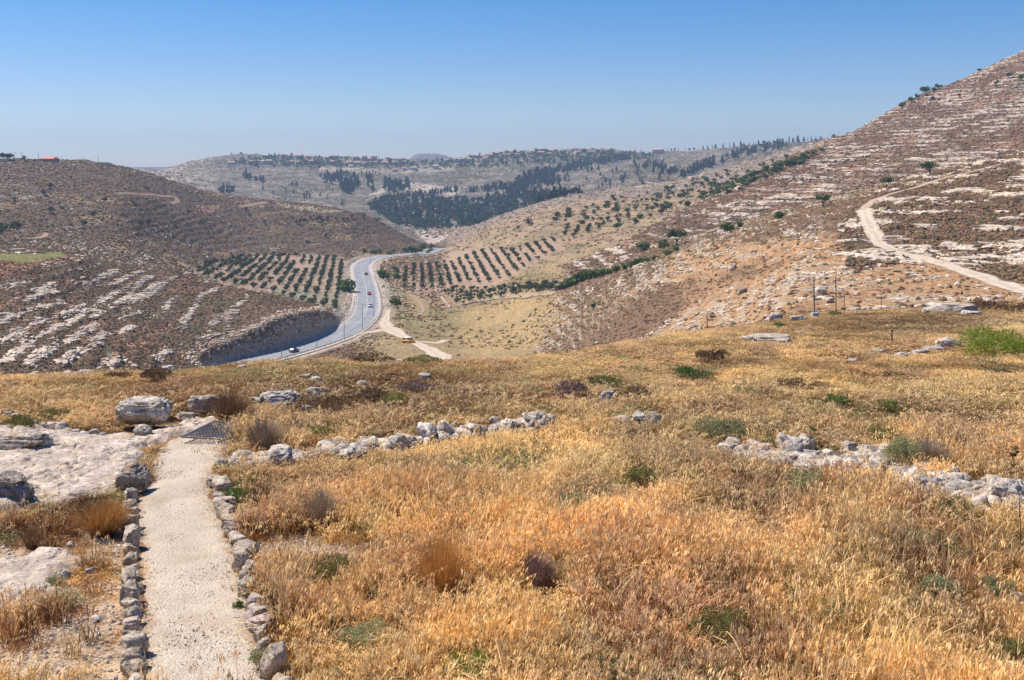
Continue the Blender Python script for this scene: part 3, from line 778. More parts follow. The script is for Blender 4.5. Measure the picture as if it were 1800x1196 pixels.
def asphalt():  # pale grey road surface, tone mottled by noise
    t = NT('pale_grey_asphalt'); P = t.pos(); n = t.noise(P, .25, 4, .6); n2 = t.noise(P, 2.5, 3, .7)
    c = t.mix(t.rng(n, .4, .62), (.245, .245, .25), (.300, .300, .305))
    t.color(t.mul(c, t.rng(n2, .3, .7, .88, 1.12, False))); t.b.inputs['Roughness'].default_value = .85; return t.m
M_ASPH = asphalt()
def gravelmat(name, a, b, sc=3):
    t = NT(name); P = t.pos(); n = t.noise(P, sc, 5, .7); n2 = t.noise(P, .35 * sc / 3, 3)
    t.color(t.mul(t.mix(t.rng(n, .35, .65), a, b), t.rng(n2, .3, .7, .85, 1.15, False))); t.bump(n, .5, .08); return t.m
M_VERGE = gravelmat('pale_verge_gravel', (.44, .36, .28), (.58, .49, .40))
def trackmat(name, a, b, soil, mid):
    t = NT(name); P = t.pos(); n = t.noise(P, 1.4, 5, .7); n2 = t.noise(P, .22, 4, .6); s_ = t.math('ABSOLUTE', t.attr('across').outputs['Fac'])
    c = t.mix(t.rng(n, .35, .65), a, b); e = t.math('ADD', s_, t.math('MULTIPLY', t.math('SUBTRACT', n2, .5), 1.6))
    c = t.mix(t.rng(e, .62, .95, 0, .9), c, soil)
    r = t.math('MULTIPLY', t.rng(e, .04, .22, 1, 0), .55); c = t.mix(r, c, mid)
    t.color(c); t.bump(n, .5, .08); return t.m
M_TRACK = trackmat('pale_dirt', (.50, .40, .29), (.64, .53, .41), (.40, .28, .18), (.42, .31, .20))
ZR = lambda Y: zroad(Y)
RD = ROAD[2:]
tag(ribbon('road_shoulder', RD, 7.0, M_VERGE, -.03, 7, 0, ZR), kind='structure')
tag(ribbon('road', RD, 5.2, M_ASPH, .03, 7, .05, ZR), kind='structure')
M_WLINE = simple('faded_road_paint', (.55, .55, .54), .7, noise=1.5)
def offset_line(line, d):
    P = np.array(line, float); T = np.gradient(P, axis=0); T /= np.linalg.norm(T, axis=1)[:, None]
    return P + np.stack([-T[:, 1], T[:, 0]], -1) * d
for nm, d in (('edge_line', -4.7), ('edge_line', 4.7), ('centre_line', 0.0)):
    tag(ribbon(nm, offset_line(RD, d), .09, M_WLINE, .040 - .05 * abs(d) / 5.2 + .006, 2, 0, ZR), kind='structure')

# ------------------------------------------------------------------ dirt tracks
def track(name, mat=M_TRACK, off=.10):
    L = TLINE[name]; wpx = TRACKS[name][1]
    w = np.interp(np.linspace(0, 1, len(L)), np.linspace(0, 1, len(wpx)), wpx)
    w = w * (1 + .22 * fbm2(L[:, 0] / 5, L[:, 1] / 5, 3, 91))
    o = ribbon(name, L, w, mat, off, 7); return tag(o, kind='structure')
track('dirt_track', off=.08)
track('upper_dirt_track', trackmat('reddish_dirt', (.42, .29, .20), (.54, .40, .29), (.30, .19, .12), (.34, .22, .14)), .08)
M_TAN = trackmat('tan_hill_soil', (.33, .22, .14), (.42, .30, .20), (.22, .15, .10), (.26, .18, .12))
for nm_ in ('hill_path', 'crest_path', 'terrace_path', 'orchard_track'): track(nm_, M_TAN, off=.15)

def drape(name, poly, mat, off=.1, dmin=300, step=1.5, jit=1.0):
    P = np.array(poly, float); u0, v0 = P.min(0) - 2; u1, v1 = P.max(0) + 2
    ug = np.arange(u0, u1, step); vg = np.arange(v0, v1, step)
    XY = np.array([[unproj(u, v, dmin) for v in vg] for u in ug]); XY[..., 2] += off
    Ug, Vg = np.meshgrid(ug, vg, indexing='ij')
    ins = in_poly(poly, Ug + fbm2(XY[..., 0] / 5, XY[..., 1] / 9, 2, 93) * 4 * jit, Vg + fbm2(XY[..., 0] / 5, XY[..., 1] / 9, 2, 94) * 2 * jit)
    n, c = ins.shape; ix = np.arange(n * c).reshape(n, c)
    ok = ins[:-1, :-1] & ins[1:, :-1] & ins[1:, 1:] & ins[:-1, 1:]
    q = np.stack([ix[:-1, 1:], ix[1:, 1:], ix[1:, :-1], ix[:-1, :-1]], -1)[ok]
    me_ = np_mesh(name, XY.reshape(-1, 3), q, True)
    bm = bmesh.new(); bm.from_mesh(me_)
    bmesh.ops.delete(bm, geom=[v_ for v_ in bm.verts if not v_.link_faces], context='VERTS'); bm.to_mesh(me_); bm.free()
    return tag(link(name, me_, mat), kind='structure')
for nm_ in ('lay_by_track', 'lay_by_spur', 'lay_by_mouth'): track(nm_, off=.14)
# a grassy islet in the lay-by keeps its own soil
# guard rail on the valley side of the road
M_STEEL = simple('galvanised_steel', (.40, .41, .43), .5, .6)
M_POLE = simple('grey_lamp_pole', (.20, .21, .22), .5, .5)
def box(cx, cy, cz, sx, sy, sz):
    v = np.array([(x, y, z) for x in (-1, 1) for y in (-1, 1) for z in (-1, 1)], float) * (sx / 2, sy / 2, sz / 2) + (cx, cy, cz)
    f = np.array([(0, 1, 3, 2), (4, 6, 7, 5), (0, 4, 5, 1), (2, 3, 7, 6), (0, 2, 6, 4), (1, 5, 7, 3)])
    return v, f
def merge(parts):
    V_ = []; F_ = []; o_ = 0
    for v, f in parts: V_.append(v); F_.append(np.asarray(f) + o_); o_ += len(v)
    return np.concatenate(V_), np.concatenate(F_)
def tube(pts, rad, n=6, cap=True):
    P = np.array(pts, float); k = len(P); T = np.gradient(P, axis=0); T /= np.linalg.norm(T, axis=1)[:, None] + 1e-9
    r = np.full(k, rad) if np.isscalar(rad) else np.asarray(rad, float)
    ref = np.array([0, 0, 1.0]) if abs(T[0][2]) < .9 else np.array([1.0, 0, 0])
    A = np.cross(T, ref); A /= np.linalg.norm(A, axis=1)[:, None] + 1e-9; B = np.cross(T, A)
    th = np.linspace(0, 2 * math.pi, n, endpoint=False)
    V_ = P[:, None] + r[:, None, None] * (np.cos(th)[None, :, None] * A[:, None] + np.sin(th)[None, :, None] * B[:, None])
    V_ = V_.reshape(-1, 3); ix = np.arange(k * n).reshape(k, n); nx = np.roll(ix, -1, 1)
    F_ = np.stack([ix[:-1], nx[:-1], nx[1:], ix[1:]], -1).reshape(-1, 4)
    if cap:
        c0 = len(V_); V_ = np.concatenate([V_, P[:1], P[-1:]])
        e = [(c0, nx[0, i], ix[0, i], c0) for i in range(0)]
    return V_, F_
def rail(name, line, d, a, b, label):
    L = offset_line(line, d)[a:b]; root = empty(name, (0, 0, 0)); tag(root, label, 'guard rail')
    Zl = zroad(L[:, 1])
    P3 = np.stack([L[:, 0], L[:, 1], Zl + .62], -1)
    n = len(P3); V_ = []; 
    T = np.gradient(P3[:, :2], axis=0); T /= np.linalg.norm(T, axis=1)[:, None]; N = np.stack([-T[:, 1], T[:, 0]], -1)
    prof = [(.00, -.16), (.05, -.10), (.0, -.02), (.0, .02), (.05, .10), (.0, .16), (-.04, .16), (-.04, -.16)]
    for (o_, h_) in prof: V_.append(np.stack([P3[:, 0] + N[:, 0] * o_, P3[:, 1] + N[:, 1] * o_, P3[:, 2] + h_], -1))
    V_ = np.stack(V_, 1).reshape(-1, 3); ix = np.arange(n * 8).reshape(n, 8); nx = np.roll(ix, -1, 1)
    link('rail_beam', np_mesh('rail_beam', V_, np.stack([ix[:-1], nx[:-1], nx[1:], ix[1:]], -1).reshape(-1, 4)), M_STEEL, root)
    seg = np.linalg.norm(np.diff(P3, axis=0), axis=1); cs = np.concatenate([[0], np.cumsum(seg)])
    pm = np_mesh('rail_post', *box(0, 0, .36, .12, .14, .84))
    pm.materials.append(M_STEEL)
    for q in np.arange(0, cs[-1], 4.0)[:100]:
        o_ = bpy.data.objects.new('rail_post', pm); COL.objects.link(o_); o_.parent = root
        px_, py_ = np.interp(q, cs, P3[:, 0]), np.interp(q, cs, P3[:, 1]); o_.location = (px_, py_, float(zroad(py_)) - .1)
    return root
rail('guard_rail', RD, -6.3, 2, 78, 'long galvanised guard rail along the outer bend of the valley road')
rail('guard_rail', RD, 6.2, 42, 62, 'short guard rail on the orchard side of the valley road')

# street lamps
def lamp(u, v, h, label, side=1):
    D = 62.0 * F / (v - H0); x = D * (u - CU) / F
    d_ = np.linalg.norm(RD - np.array([x, D]), axis=1); i_ = int(np.argmin(d_)); q = RD[i_]
    root = empty('street_lamp', (x, D, float(zt(x, D)) - .1)); tag(root, label, 'street lamp', 'street lamps along the valley road')
    dr = np.array(q) - np.array([x, D]); dr = dr / (np.linalg.norm(dr) + 1e-6)
    link('pole', np_mesh('pole', *tube([(0, 0, 0), (0, 0, h * .5), (0, 0, h)], [.13, .10, .07], 6)), M_POLE, root)
    link('arm', np_mesh('arm', *tube([(0, 0, h - .02), (dr[0] * .8, dr[1] * .8, h + .35), (dr[0] * 2.0, dr[1] * 2.0, h + .45)], [.06, .05, .045], 6)), M_POLE, root)
    b_ = box(0, 0, 0, .9, .32, .16); o_ = link('lamp_head', np_mesh('lamp_head', *b_), M_STEEL, root, (dr[0] * 2.4, dr[1] * 2.4, h + .45), math.atan2(dr[1], dr[0]))
for (u, v, h, lb) in [(495, 629, 9, 'slim grey lamp nearest the viewer, first along the road rail from the left'),
                      (557, 610, 9, 'slim grey street lamp, second along the road rail from the left'),
                      (605, 597, 9.5, 'slim grey street lamp standing where the lay-by leaves the road'),
                      (637, 578, 10, 'tallest grey street lamp, on the inside of the lay-by mouth'),
                      (657, 556, 10, 'grey street lamp beside the pale car on the road'),
                      (617, 530, 9, 'thin lamp on the orchard side of the road'),
                      (651, 463, 9, 'tiny far lamp at the right hand bend of the road')]:
    lamp(u, v, h, lb)

# ------------------------------------------------------------------ vehicles
def paint(name, c, rough=.35): 
    m = simple(name, c, rough, 0, None, .5); m.node_tree.nodes['Principled BSDF'].inputs['Coat Weight'].default_value = .5; return m
M_GLASS = simple('dark_car_glass', (.02, .025, .03), .12, 0, None, .6)
M_TYRE = simple('tyre_rubber', (.02, .02, .02), .9); M_RIM = simple('wheel_rim', (.45, .45, .46), .4, .7)
M_HEAD = simple('headlamp_lens', (.75, .76, .78), .2); M_TAIL = simple('tail_lamp_lens', (.35, .02, .02), .3)
M_PLATE = simple('number_plate', (.75, .60, .10), .5)
def extrude_profile(prof, w, wtop=None, ztop=None):
    """side outline (x,z) turned into a body of width w, narrowing upward"""
    bm = bmesh.new(); P = np.array(prof); zmax = P[:, 1].max(); zmin = P[:, 1].min()
    L = []; R = []
    for x, z in prof:
        ww = w / 2 if wtop is None or z < ztop else (w / 2 + (wtop / 2 - w / 2) * (z - ztop) / (zmax - ztop + 1e-6))
        L.append(bm.verts.new((x, ww, z))); R.append(bm.verts.new((x, -ww, z)))
    n = len(prof); bm.faces.new(L); bm.faces.new(R[::-1])
    for i in range(n): bm.faces.new((L[i], R[i], R[(i+1) % n], L[(i+1) % n]))
    bmesh.ops.recalc_face_normals(bm, faces=bm.faces)
    bmesh.ops.bevel(bm, geom=[e for e in bm.edges], offset=.04, segments=2, affect='EDGES', clamp_overlap=True)
    me_ = bpy.data.meshes.new('body'); bm.to_mesh(me_); bm.free()
    for p in me_.polygons: p.use_smooth = True
    return me_
def wheel(root, x, y, r, w=.2):
    tv, tf = tube([(0, -w/2, 0), (0, -w/2 + .02, 0), (0, w/2 - .02, 0), (0, w/2, 0)], [r * .6, r, r, r * .6], 14)
    o_ = link('wheel', np_mesh('wheel', tv, tf), M_TYRE, root, (x, y, r))
    rv, rf = tube([(0, -w/2 - .01, 0), (0, -w/2 + .01, 0), (0, w/2 - .01, 0), (0, w/2 + .01, 0)], [.01, r * .6, r * .6, .01], 10)
    link('rim', np_mesh('rim', rv, rf), M_RIM, o_)
def car(u, v, heading, mat, label, off=0.0, van=False, z=None, scale=1.0):
    if z is None:
        D = 62.0 * F / (v - H0); x = D * (u - CU) / F; z = float(zroad(D)) + .035
    else:
        p = unproj(u, v, 330); x, D, z = p[0], p[1], p[2] + .13
    root = empty('van' if van else 'car', (x, D, z), heading); tag(root, label, 'van' if van else 'car', None if van else 'cars on the valley road')
    root.scale = (scale,) * 3
    if van:
        body = [(-2.35, .35), (-2.4, 1.0), (-2.35, 1.15), (2.0, 1.1), (2.4, .95), (2.45, .35), (1.9, .28), (-1.9, .28)]
        cab = [(-2.30, 1.10), (-2.22, 1.95), (1.05, 1.95), (1.75, 1.12)]
        L = 4.8; w = 1.85; wb = 1.4; r = .34
    else:
        body = [(-2.05, .35), (-2.1, .72), (-2.0, .88), (-.9, .92), (1.0, .88), (1.95, .72), (2.1, .55), (2.08, .32), (1.5, .22), (-1.5, .22)]
        cab = [(-1.75, .88), (-1.2, 1.38), (.25, 1.42), (1.0, .86)]
        L = 4.2; w = 1.72; wb = 1.28; r = .31
    link('body', extrude_profile(body, w), mat, root)
    link('roof', extrude_profile(cab, w * .96, w * .78, cab[0][1]), mat, root)
    zt_ = cab[1][1]; zb_ = cab[0][1]
    # window band: slightly proud glass, pillars left between
    sv = [(cab[0][0] + .28, zb_ + .06), (cab[1][0] + .18, zt_ - .10), (cab[2][0] - .1, zt_ - .10), (cab[3][0] - .22, zb_ + .06)]
    for s in (1, -1):
        for t0, t1 in ((.03, .47), (.52, .95)):
            def at(t, row):
                a_, b_ = (sv[0], sv[3]) if row == 0 else (sv[1], sv[2]); return (a_[0] + (b_[0] - a_[0]) * t, a_[1])
            yb = (w * .48 + .012) * s; yt = (w * .48 + (w * .39 - w * .48) * .88 + .012) * s
            (xa, za), (xb, zb2) = at(t0, 0), at(t1, 0); (xc, zc), (xd, zd) = at(t1, 1), at(t0, 1)
            link('side_window', np_mesh('side_window', [(xa, yb, za), (xb, yb, zb2), (xc, yt, zc), (xd, yt, zd)], [(0, 1, 2, 3)]), M_GLASS, root)
    for nm, (a_, b_), sx in (('windscreen', (cab[3], cab[2]), 1), ('rear_window', (cab[0], cab[1]), -1)):
        A_ = np.array(a_) + (np.array(b_) - a_) * .12; B_ = np.array(a_) + (np.array(b_) - a_) * .88
        link(nm, np_mesh(nm, [(A_[0] + .03 * sx, -w * .41, A_[1] + .02), (A_[0] + .03 * sx, w * .41, A_[1] + .02), (B_[0] + .03 * sx, w * .34, B_[1] + .02), (B_[0] + .03 * sx, -w * .34, B_[1] + .02)], [(0, 1, 2, 3)]), M_GLASS, root)
    for sx in (wb, -wb):
        for sy in (w / 2 - .08, -w / 2 + .08): wheel(root, sx, sy, r)
    xf = max(p_[0] for p_ in body); xr = min(p_[0] for p_ in body)
    for sy in (.62, -.62):
        link('headlight', np_mesh('headlight', *box(xf - .02, sy * w / 1.72, .62, .08, .32, .14)), M_HEAD, root)
        link('tail_light', np_mesh('tail_light', *box(xr + .02, sy * w / 1.72, .72, .08, .26, .18)), M_TAIL, root)
    link('bumper', np_mesh('bumper', *box(xf - .02, 0, .36, .12, w * .92, .14)), M_TYRE, root)
    link('number_plate', np_mesh('number_plate', *box(xr - .012, 0, .55, .03, .5, .12)), M_PLATE, root)
    return root
def road_heading(u, v):
    D = 62.0 * F / (v - H0); x = D * (u - CU) / F; i_ = int(np.argmin(np.linalg.norm(RD - np.array([x, D]), axis=1))); i_ = min(max(i_, 1), len(RD) - 2)
    t_ = RD[i_+1] - RD[i_-1]; return math.atan2(t_[1], t_[0])
car(649, 518.5, road_heading(648, 518) + math.pi, paint('red_car_paint', (.45, .02, .05)), 'dark red car in the middle of the valley road', scale=1.05)
car(650.5, 540, road_heading(650, 539) + math.pi, paint('silver_car_paint', (.62, .66, .72)), 'pale silver car nearest the bend, behind the red car', scale=1.05)
car(643.5, 483, road_heading(643, 483), paint('black_car_paint', (.02, .02, .025)), 'small black car farthest up the valley road')
car(517, 619, road_heading(517, 619), paint('dark_grey_car_paint', (.05, .055, .065)), 'dark grey car on the lower left stretch of road')
van_ = car(718, 603, math.radians(-12), paint('orange_van_paint', (.80, .33, .02)), 'orange yellow van parked on the pale dirt lay-by', van=True, z=0, scale=.95)
M_WHITE = simple('white_paint', (.8, .8, .78), .5)
link('roof_panel', np_mesh('roof_panel', *box(-.55, 0, 1.985, 3.0, 1.38, .05)), M_WHITE, van_)

# ------------------------------------------------------------------ trees
def crown(seed, n, rx, ry, rz, cz, size, lumps=9, shape='round', gap=.0):
    r = np.random.default_rng(seed)
    if shape == 'round':
        d = r.normal(size=(lumps, 3)); d /= np.linalg.norm(d, axis=1)[:, None]
        c = d * (.35 + .35 * r.random((lumps, 1))); rad = .38 + .22 * r.random(lumps)
    elif shape == 'cone':
        h = r.random(lumps) ** .8; a = r.random(lumps) * 6.28; rr = (1 - h) * .62
        c = np.stack([np.cos(a) * rr, np.sin(a) * rr, h * 2 - 1], -1); rad = .22 + .34 * (1 - h)
    elif shape == 'column':
        h = np.linspace(0, 1, lumps); a = r.random(lumps) * 6.28; rr = .2 * (1 - h)
        c = np.stack([np.cos(a) * rr, np.sin(a) * rr, h * 1.8 - .9], -1); rad = .45 + .35 * (1 - h)
    elif shape == 'flat':
        a = r.random(lumps) * 6.28; rr = .75 * r.random(lumps) ** .5
        c = np.stack([np.cos(a) * rr, np.sin(a) * rr, r.random(lumps) * .7 - .35], -1); rad = .3 + .2 * r.random(lumps)
    k_ = r.integers(0, lumps, n); d = r.normal(size=(n, 3)); d /= np.linalg.norm(d, axis=1)[:, None]
    p = c[k_] + d * rad[k_][:, None] * (.7 + .4 * r.random((n, 1)))
    p = p * (rx, ry, rz) + (0, 0, cz)
    a = d + r.normal(size=(n, 3)) * .7; a /= np.linalg.norm(a, axis=1)[:, None]
    t1 = np.cross(a, r.normal(size=(n, 3))); t1 /= np.linalg.norm(t1, axis=1)[:, None]; t2 = np.cross(a, t1)
    s = size * (.6 + .8 * r.random((n, 1)))
    Q = np.stack([p - t1 * s - t2 * s * .6, p + t1 * s - t2 * s * .6, p + t1 * s * .7 + t2 * s * .7, p - t1 * s * .7 + t2 * s * .7], 1)
    return Q.reshape(-1, 3), np.arange(4 * n).reshape(-1, 4)
def trunk(seed, h, r0, spread=.6, limbs=3):
    r = np.random.default_rng(seed)
    parts = [tube([(0, 0, -.3), (r.normal() * .05, r.normal() * .05, h * .4), (r.normal() * .1, r.normal() * .1, h)], [r0 * 1.25, r0, r0 * .6], 6)]
    for i in range(limbs):
        a = i * 6.28 / limbs + r.random(); parts.append(tube([(0, 0, h * .55), (math.cos(a) * spread * .5, math.sin(a) * spread * .5, h * .95), (math.cos(a) * spread, math.sin(a) * spread, h * 1.35)], [r0 * .6, r0 * .42, r0 * .2], 5))
    return merge(parts)
def tree_mesh(seed, kind):
    """single-mesh small tree: crown (slot 0) and trunk (slot 1)"""
    if kind == 'olive': c = crown(seed, 170, 1.75, 1.75, 1.35, 2.05, .27, 9); t = trunk(seed, 1.2, .17); m = M_OLIVE
    elif kind == 'pine': c = crown(seed, 220, 3.1, 3.1, 4.3, 5.4, .62, 16, 'cone'); t = trunk(seed, 3, .22, .3, 2); m = M_PINE
    elif kind == 'roundpine': c = crown(seed, 200, 3.0, 3.0, 3.1, 5.0, .6, 10); t = trunk(seed, 3, .25, .8, 3); m = M_PINE
    elif kind == 'cypress': c = crown(seed, 110, 1.3, 1.3, 4.2, 4.6, .42, 9, 'column'); t = trunk(seed, 1.5, .16, .1, 1); m = M_PINE
    elif kind == 'broad': c = crown(seed, 200, 3.2, 3.2, 2.5, 4.2, .62, 10); t = trunk(seed, 2.4, .25, .9, 3); m = M_TREE
    elif kind == 'bush': c = crown(seed, 150, 1.5, 1.5, 1.0, .75, .28, 8); t = trunk(seed, .5, .10, .4, 3); m = M_TREE
    elif kind == 'gbush': c = crown(seed, 190, 2.2, 2.2, 1.6, 1.2, .34, 9); t = trunk(seed, .6, .12, .6, 3); m = M_BUSHG
    elif kind == 'oak': c = crown(seed, 480, 2.7, 2.7, 1.6, 3.3, .24, 12, 'flat'); t = trunk(seed, 2.0, .20, 1.2, 4); m = M_TREE
    V_, F_ = merge([c, t]); me_ = np_mesh(kind, V_, F_)
    me_.materials.append(m); me_.materials.append(M_BARK)
    mi = np.zeros(len(F_), np.int32); mi[len(c[1]):] = 1; me_.polygons.foreach_set('material_index', mi)
    return me_
PROTO = {k_: [tree_mesh(s * 13 + 5, k_) for s in range(n_)] for k_, n_ in
         (('olive', 6), ('pine', 6), ('roundpine', 5), ('cypress', 3), ('broad', 5), ('bush', 5), ('gbush', 5), ('oak', 3))}
_O1 = ['zeroth', 'first', 'second', 'third', 'fourth', 'fifth', 'sixth', 'seventh', 'eighth', 'ninth', 'tenth', 'eleventh', 'twelfth', 'thirteenth', 'fourteenth', 'fifteenth', 'sixteenth', 'seventeenth', 'eighteenth', 'nineteenth']
_T = ['', '', 'twenty', 'thirty', 'forty', 'fifty', 'sixty', 'seventy', 'eighty', 'ninety']
def ordinal(n):
    if n < 20: return _O1[n]
    if n < 100: return (_T[n // 10][:-1] + 'ieth') if n % 10 == 0 else _T[n // 10] + '-' + _O1[n % 10]
    return 'hundredth' if n == 100 else ('hundred-and-' + ordinal(n - 100) if n < 200 else 'two-hundredth')
def tree(kind, x, y, scale, name, label, cat, group=None, sz=None, sink=.15):
    me_ = random.choice(PROTO[kind]); o = bpy.data.objects.new(name, me_); COL.objects.link(o)
    o.location = (x, y, float(zt(x, y)) - sink); o.rotation_euler = (0, 0, random.random() * 6.28)
    o.scale = (scale * random.uniform(.9, 1.1), scale * random.uniform(.9, 1.1), (sz or scale) * random.uniform(.9, 1.1)); return tag(o, label, cat, group)
def split_tree(kind, p, scale, name, label, group=None, seed=3):
    """a larger tree: an Empty with trunk and crown as parts"""
    root = empty(name, (p[0], p[1], p[2] - .1), random.random() * 6); root.scale = (scale,) * 3; tag(root, label, 'tree', group)
    c = {'oak': lambda: crown(seed, 700, 2.7, 2.7, 1.6, 3.3, .2, 12, 'flat'), 'broad': lambda: crown(seed, 700, 3.0, 3.0, 2.5, 3.6, .26, 12), 'olive': lambda: crown(seed, 500, 1.75, 1.75, 1.35, 2.05, .16, 9)}[kind]()
    link('crown', np_mesh('crown', *c), M_TREE, root); link('trunk', np_mesh('trunk', *trunk(seed, {'oak': 2.0, 'broad': 2.0, 'olive': 1.2}[kind], .2, .9, 4)), M_BARK, root)

def wood(name, label, poly, n, kinds, smin, smax, dmin, d1=4000, seed=1, mats=None):
    """a far wood that reads as one mass"""
    P = np.array(poly, float); r = random.Random(seed); Vs = []; Fs = []; Mi = []; off = 0; k_ = 0; tries = 0
    while k_ < n and tries < n * 30:
        tries += 1
        u = r.uniform(P[:, 0].min(), P[:, 0].max()); v = r.uniform(P[:, 1].min(), P[:, 1].max())
        if not in_poly(poly, np.array([u]), np.array([v]))[0]: continue
        p = unproj(u, v, dmin)
        if p[1] > d1: continue
        kd = r.choice(kinds); me_ = r.choice(PROTO[kd]); s = r.uniform(smin, smax); a = r.random() * 6.28
        nv = len(me_.vertices); co = np.empty(nv * 3, np.float32); me_.vertices.foreach_get('co', co); co = co.reshape(-1, 3) * s
        ca, sa = math.cos(a), math.sin(a); co = np.stack([co[:, 0] * ca - co[:, 1] * sa, co[:, 0] * sa + co[:, 1] * ca, co[:, 2]], -1) + (p[0], p[1], p[2] - .3)
        nf = len(me_.polygons); f = np.empty(nf * 4, np.int32); me_.loops.foreach_get('vertex_index', f)
        mi = np.empty(nf, np.int32); me_.polygons.foreach_get('material_index', mi)
        Vs.append(co); Fs.append(f.reshape(-1, 4) + off); Mi.append(mi); off += nv; k_ += 1
    me2 = np_mesh(name, np.concatenate(Vs), np.concatenate(Fs)); me2.materials.append(mats or M_PINE); me2.materials.append(M_BARK)
    me2.polygons.foreach_set('material_index', np.concatenate(Mi))
    o = bpy.data.objects.new(name, me2); COL.objects.link(o); return tag(o, label, kind='stuff')
PK = ['pine', 'pine', 'pine', 'roundpine', 'cypress']
wood('pine_wood', 'dense dark pine wood filling the valley head', [(648, 366), (665, 358), (720, 354), (800, 352), (905, 356), (965, 352), (1010, 345), (1040, 338), (1000, 352), (900, 374), (835, 402), (745, 406), (700, 398), (672, 384)], 720, ['pine', 'roundpine', 'roundpine', 'broad'], .65, 1.45, 1150, seed=2)
wood('pine_grove', 'pine grove left of the winding pale track', [(562, 312), (592, 306), (636, 312), (634, 326), (618, 342), (600, 340), (596, 324), (570, 322)], 130, PK, .9, 1.4, 1150, seed=3)
wood('pine_grove', 'small pine clump just right of the larger grove', [(641, 310), (655, 310), (660, 340), (650, 340)], 20, PK, .8, 1.3, 1150, seed=4)
wood('pine_grove', 'square pine grove above the pale dirt bank', [(676, 320), (700, 322), (718, 318), (720, 334), (700, 338), (676, 338)], 80, PK, .9, 1.35, 1150, seed=5)
wood('pine_belt', 'long thin belt of pines along the terrace left of centre', [(657, 356), (700, 345), (760, 338), (803, 332), (803, 340), (760, 345), (700, 353), (660, 360)], 130, PK, .6, 1.05, 1150, seed=6)
wood('pine_belt', 'belt of pines climbing to the village from the centre', [(905, 320), (925, 306), (960, 298), (1040, 284), (1108, 272), (1108, 280), (1040, 294), (985, 308), (930, 322)], 240, PK, .8, 1.3, 1150, seed=7)
wood('pine_belt', 'lower belt of cypress and pine beside the pale bank', [(815, 334), (880, 328), (930, 318), (985, 312), (985, 326), (900, 338), (820, 338)], 200, ['cypress', 'pine', 'pine'], .7, 1.2, 1150, seed=8)
wood('pine_grove', 'pine grove on the slope right of the wood', [(850, 348), (900, 340), (945, 338), (985, 342), (930, 354), (855, 358)], 120, PK, .8, 1.3, 1150, seed=9)
wood('pine_grove', 'dark pine grove high on the right of the far hill', [(1113, 288), (1160, 285), (1188, 300), (1192, 312), (1150, 304), (1118, 296)], 60, PK, .8, 1.3, 1500, seed=10)
wood('pine_grove', 'dark pine grove on the far slope under the ridge pines', [(1196, 308), (1220, 292), (1256, 280), (1258, 292), (1226, 306), (1200, 320)], 65, PK, .9, 1.35, 1500, seed=11)
wood('pine_belt', 'belt of tall pines below the crest at upper right', [(1266, 282), (1300, 266), (1340, 258), (1380, 254), (1384, 262), (1340, 268), (1300, 278), (1270, 290)], 85, PK, .9, 1.4, 1500, seed=12)
wood('pine_grove', 'small blue pine grove low on the far left slope', [(384, 334), (398, 330), (413, 336), (412, 343), (386, 342)], 14, ['pine', 'roundpine'], .8, 1.3, 1150, seed=13)
wood('pine_grove', 'slanting pine clump on the upper left of the far hill', [(420, 304), (432, 304), (446, 316), (466, 318), (464, 324), (444, 322), (428, 314)], 22, ['pine', 'roundpine'], .8, 1.3, 1150, seed=14)
wood('village_trees', 'green garden trees growing between the village houses on the ridge', [(395, 287), (440, 279), (500, 276), (600, 279), (700, 284), (790, 283), (840, 278), (880, 270), (960, 266), (1050, 266), (1120, 270), (1150, 274), (1150, 280), (1060, 284), (960, 290), (900, 292), (800, 296), (700, 296), (560, 296), (440, 292)],
     800, ['broad', 'roundpine', 'cypress', 'pine', 'broad'], .6, 1.3, 1900, seed=15, mats=M_TREE)
wood('ridge_scrub', 'dense green maquis along the shoulder behind the tall right hill', [(1300, 318), (1340, 296), (1400, 280), (1440, 262), (1448, 266), (1410, 288), (1350, 312), (1316, 330), (1290, 340), (1230, 352), (1250, 325)], 110, ['bush', 'gbush', 'olive'], .7, 1.5, 700, seed=16, mats=M_TREE)

def scatter_things(poly, n, kind, smin, smax, name, label, cat, group, dmin, seed, dmax=1e9, mind=3.0):
    P = np.array(poly, float); r = random.Random(seed); pts = []; tries = 0
    while len(pts) < n and tries < n * 40:
        tries += 1
        u = r.uniform(P[:, 0].min(), P[:, 0].max()); v = r.uniform(P[:, 1].min(), P[:, 1].max())
        if not in_poly(poly, np.array([u]), np.array([v]))[0]: continue
        p = unproj(u, v, dmin)
        if p[1] > dmax or any((p[0]-q[0])**2 + (p[1]-q[1])**2 < mind**2 for q in pts): continue
        pts.append(p)
    pts.sort(key=lambda q: q[0] / q[1])
    for k_, p in enumerate(pts): tree(r.choice(kind), p[0], p[1], r.uniform(smin, smax), name, f'{label}, {ordinal(k_ + 1)} from the left', cat, group)
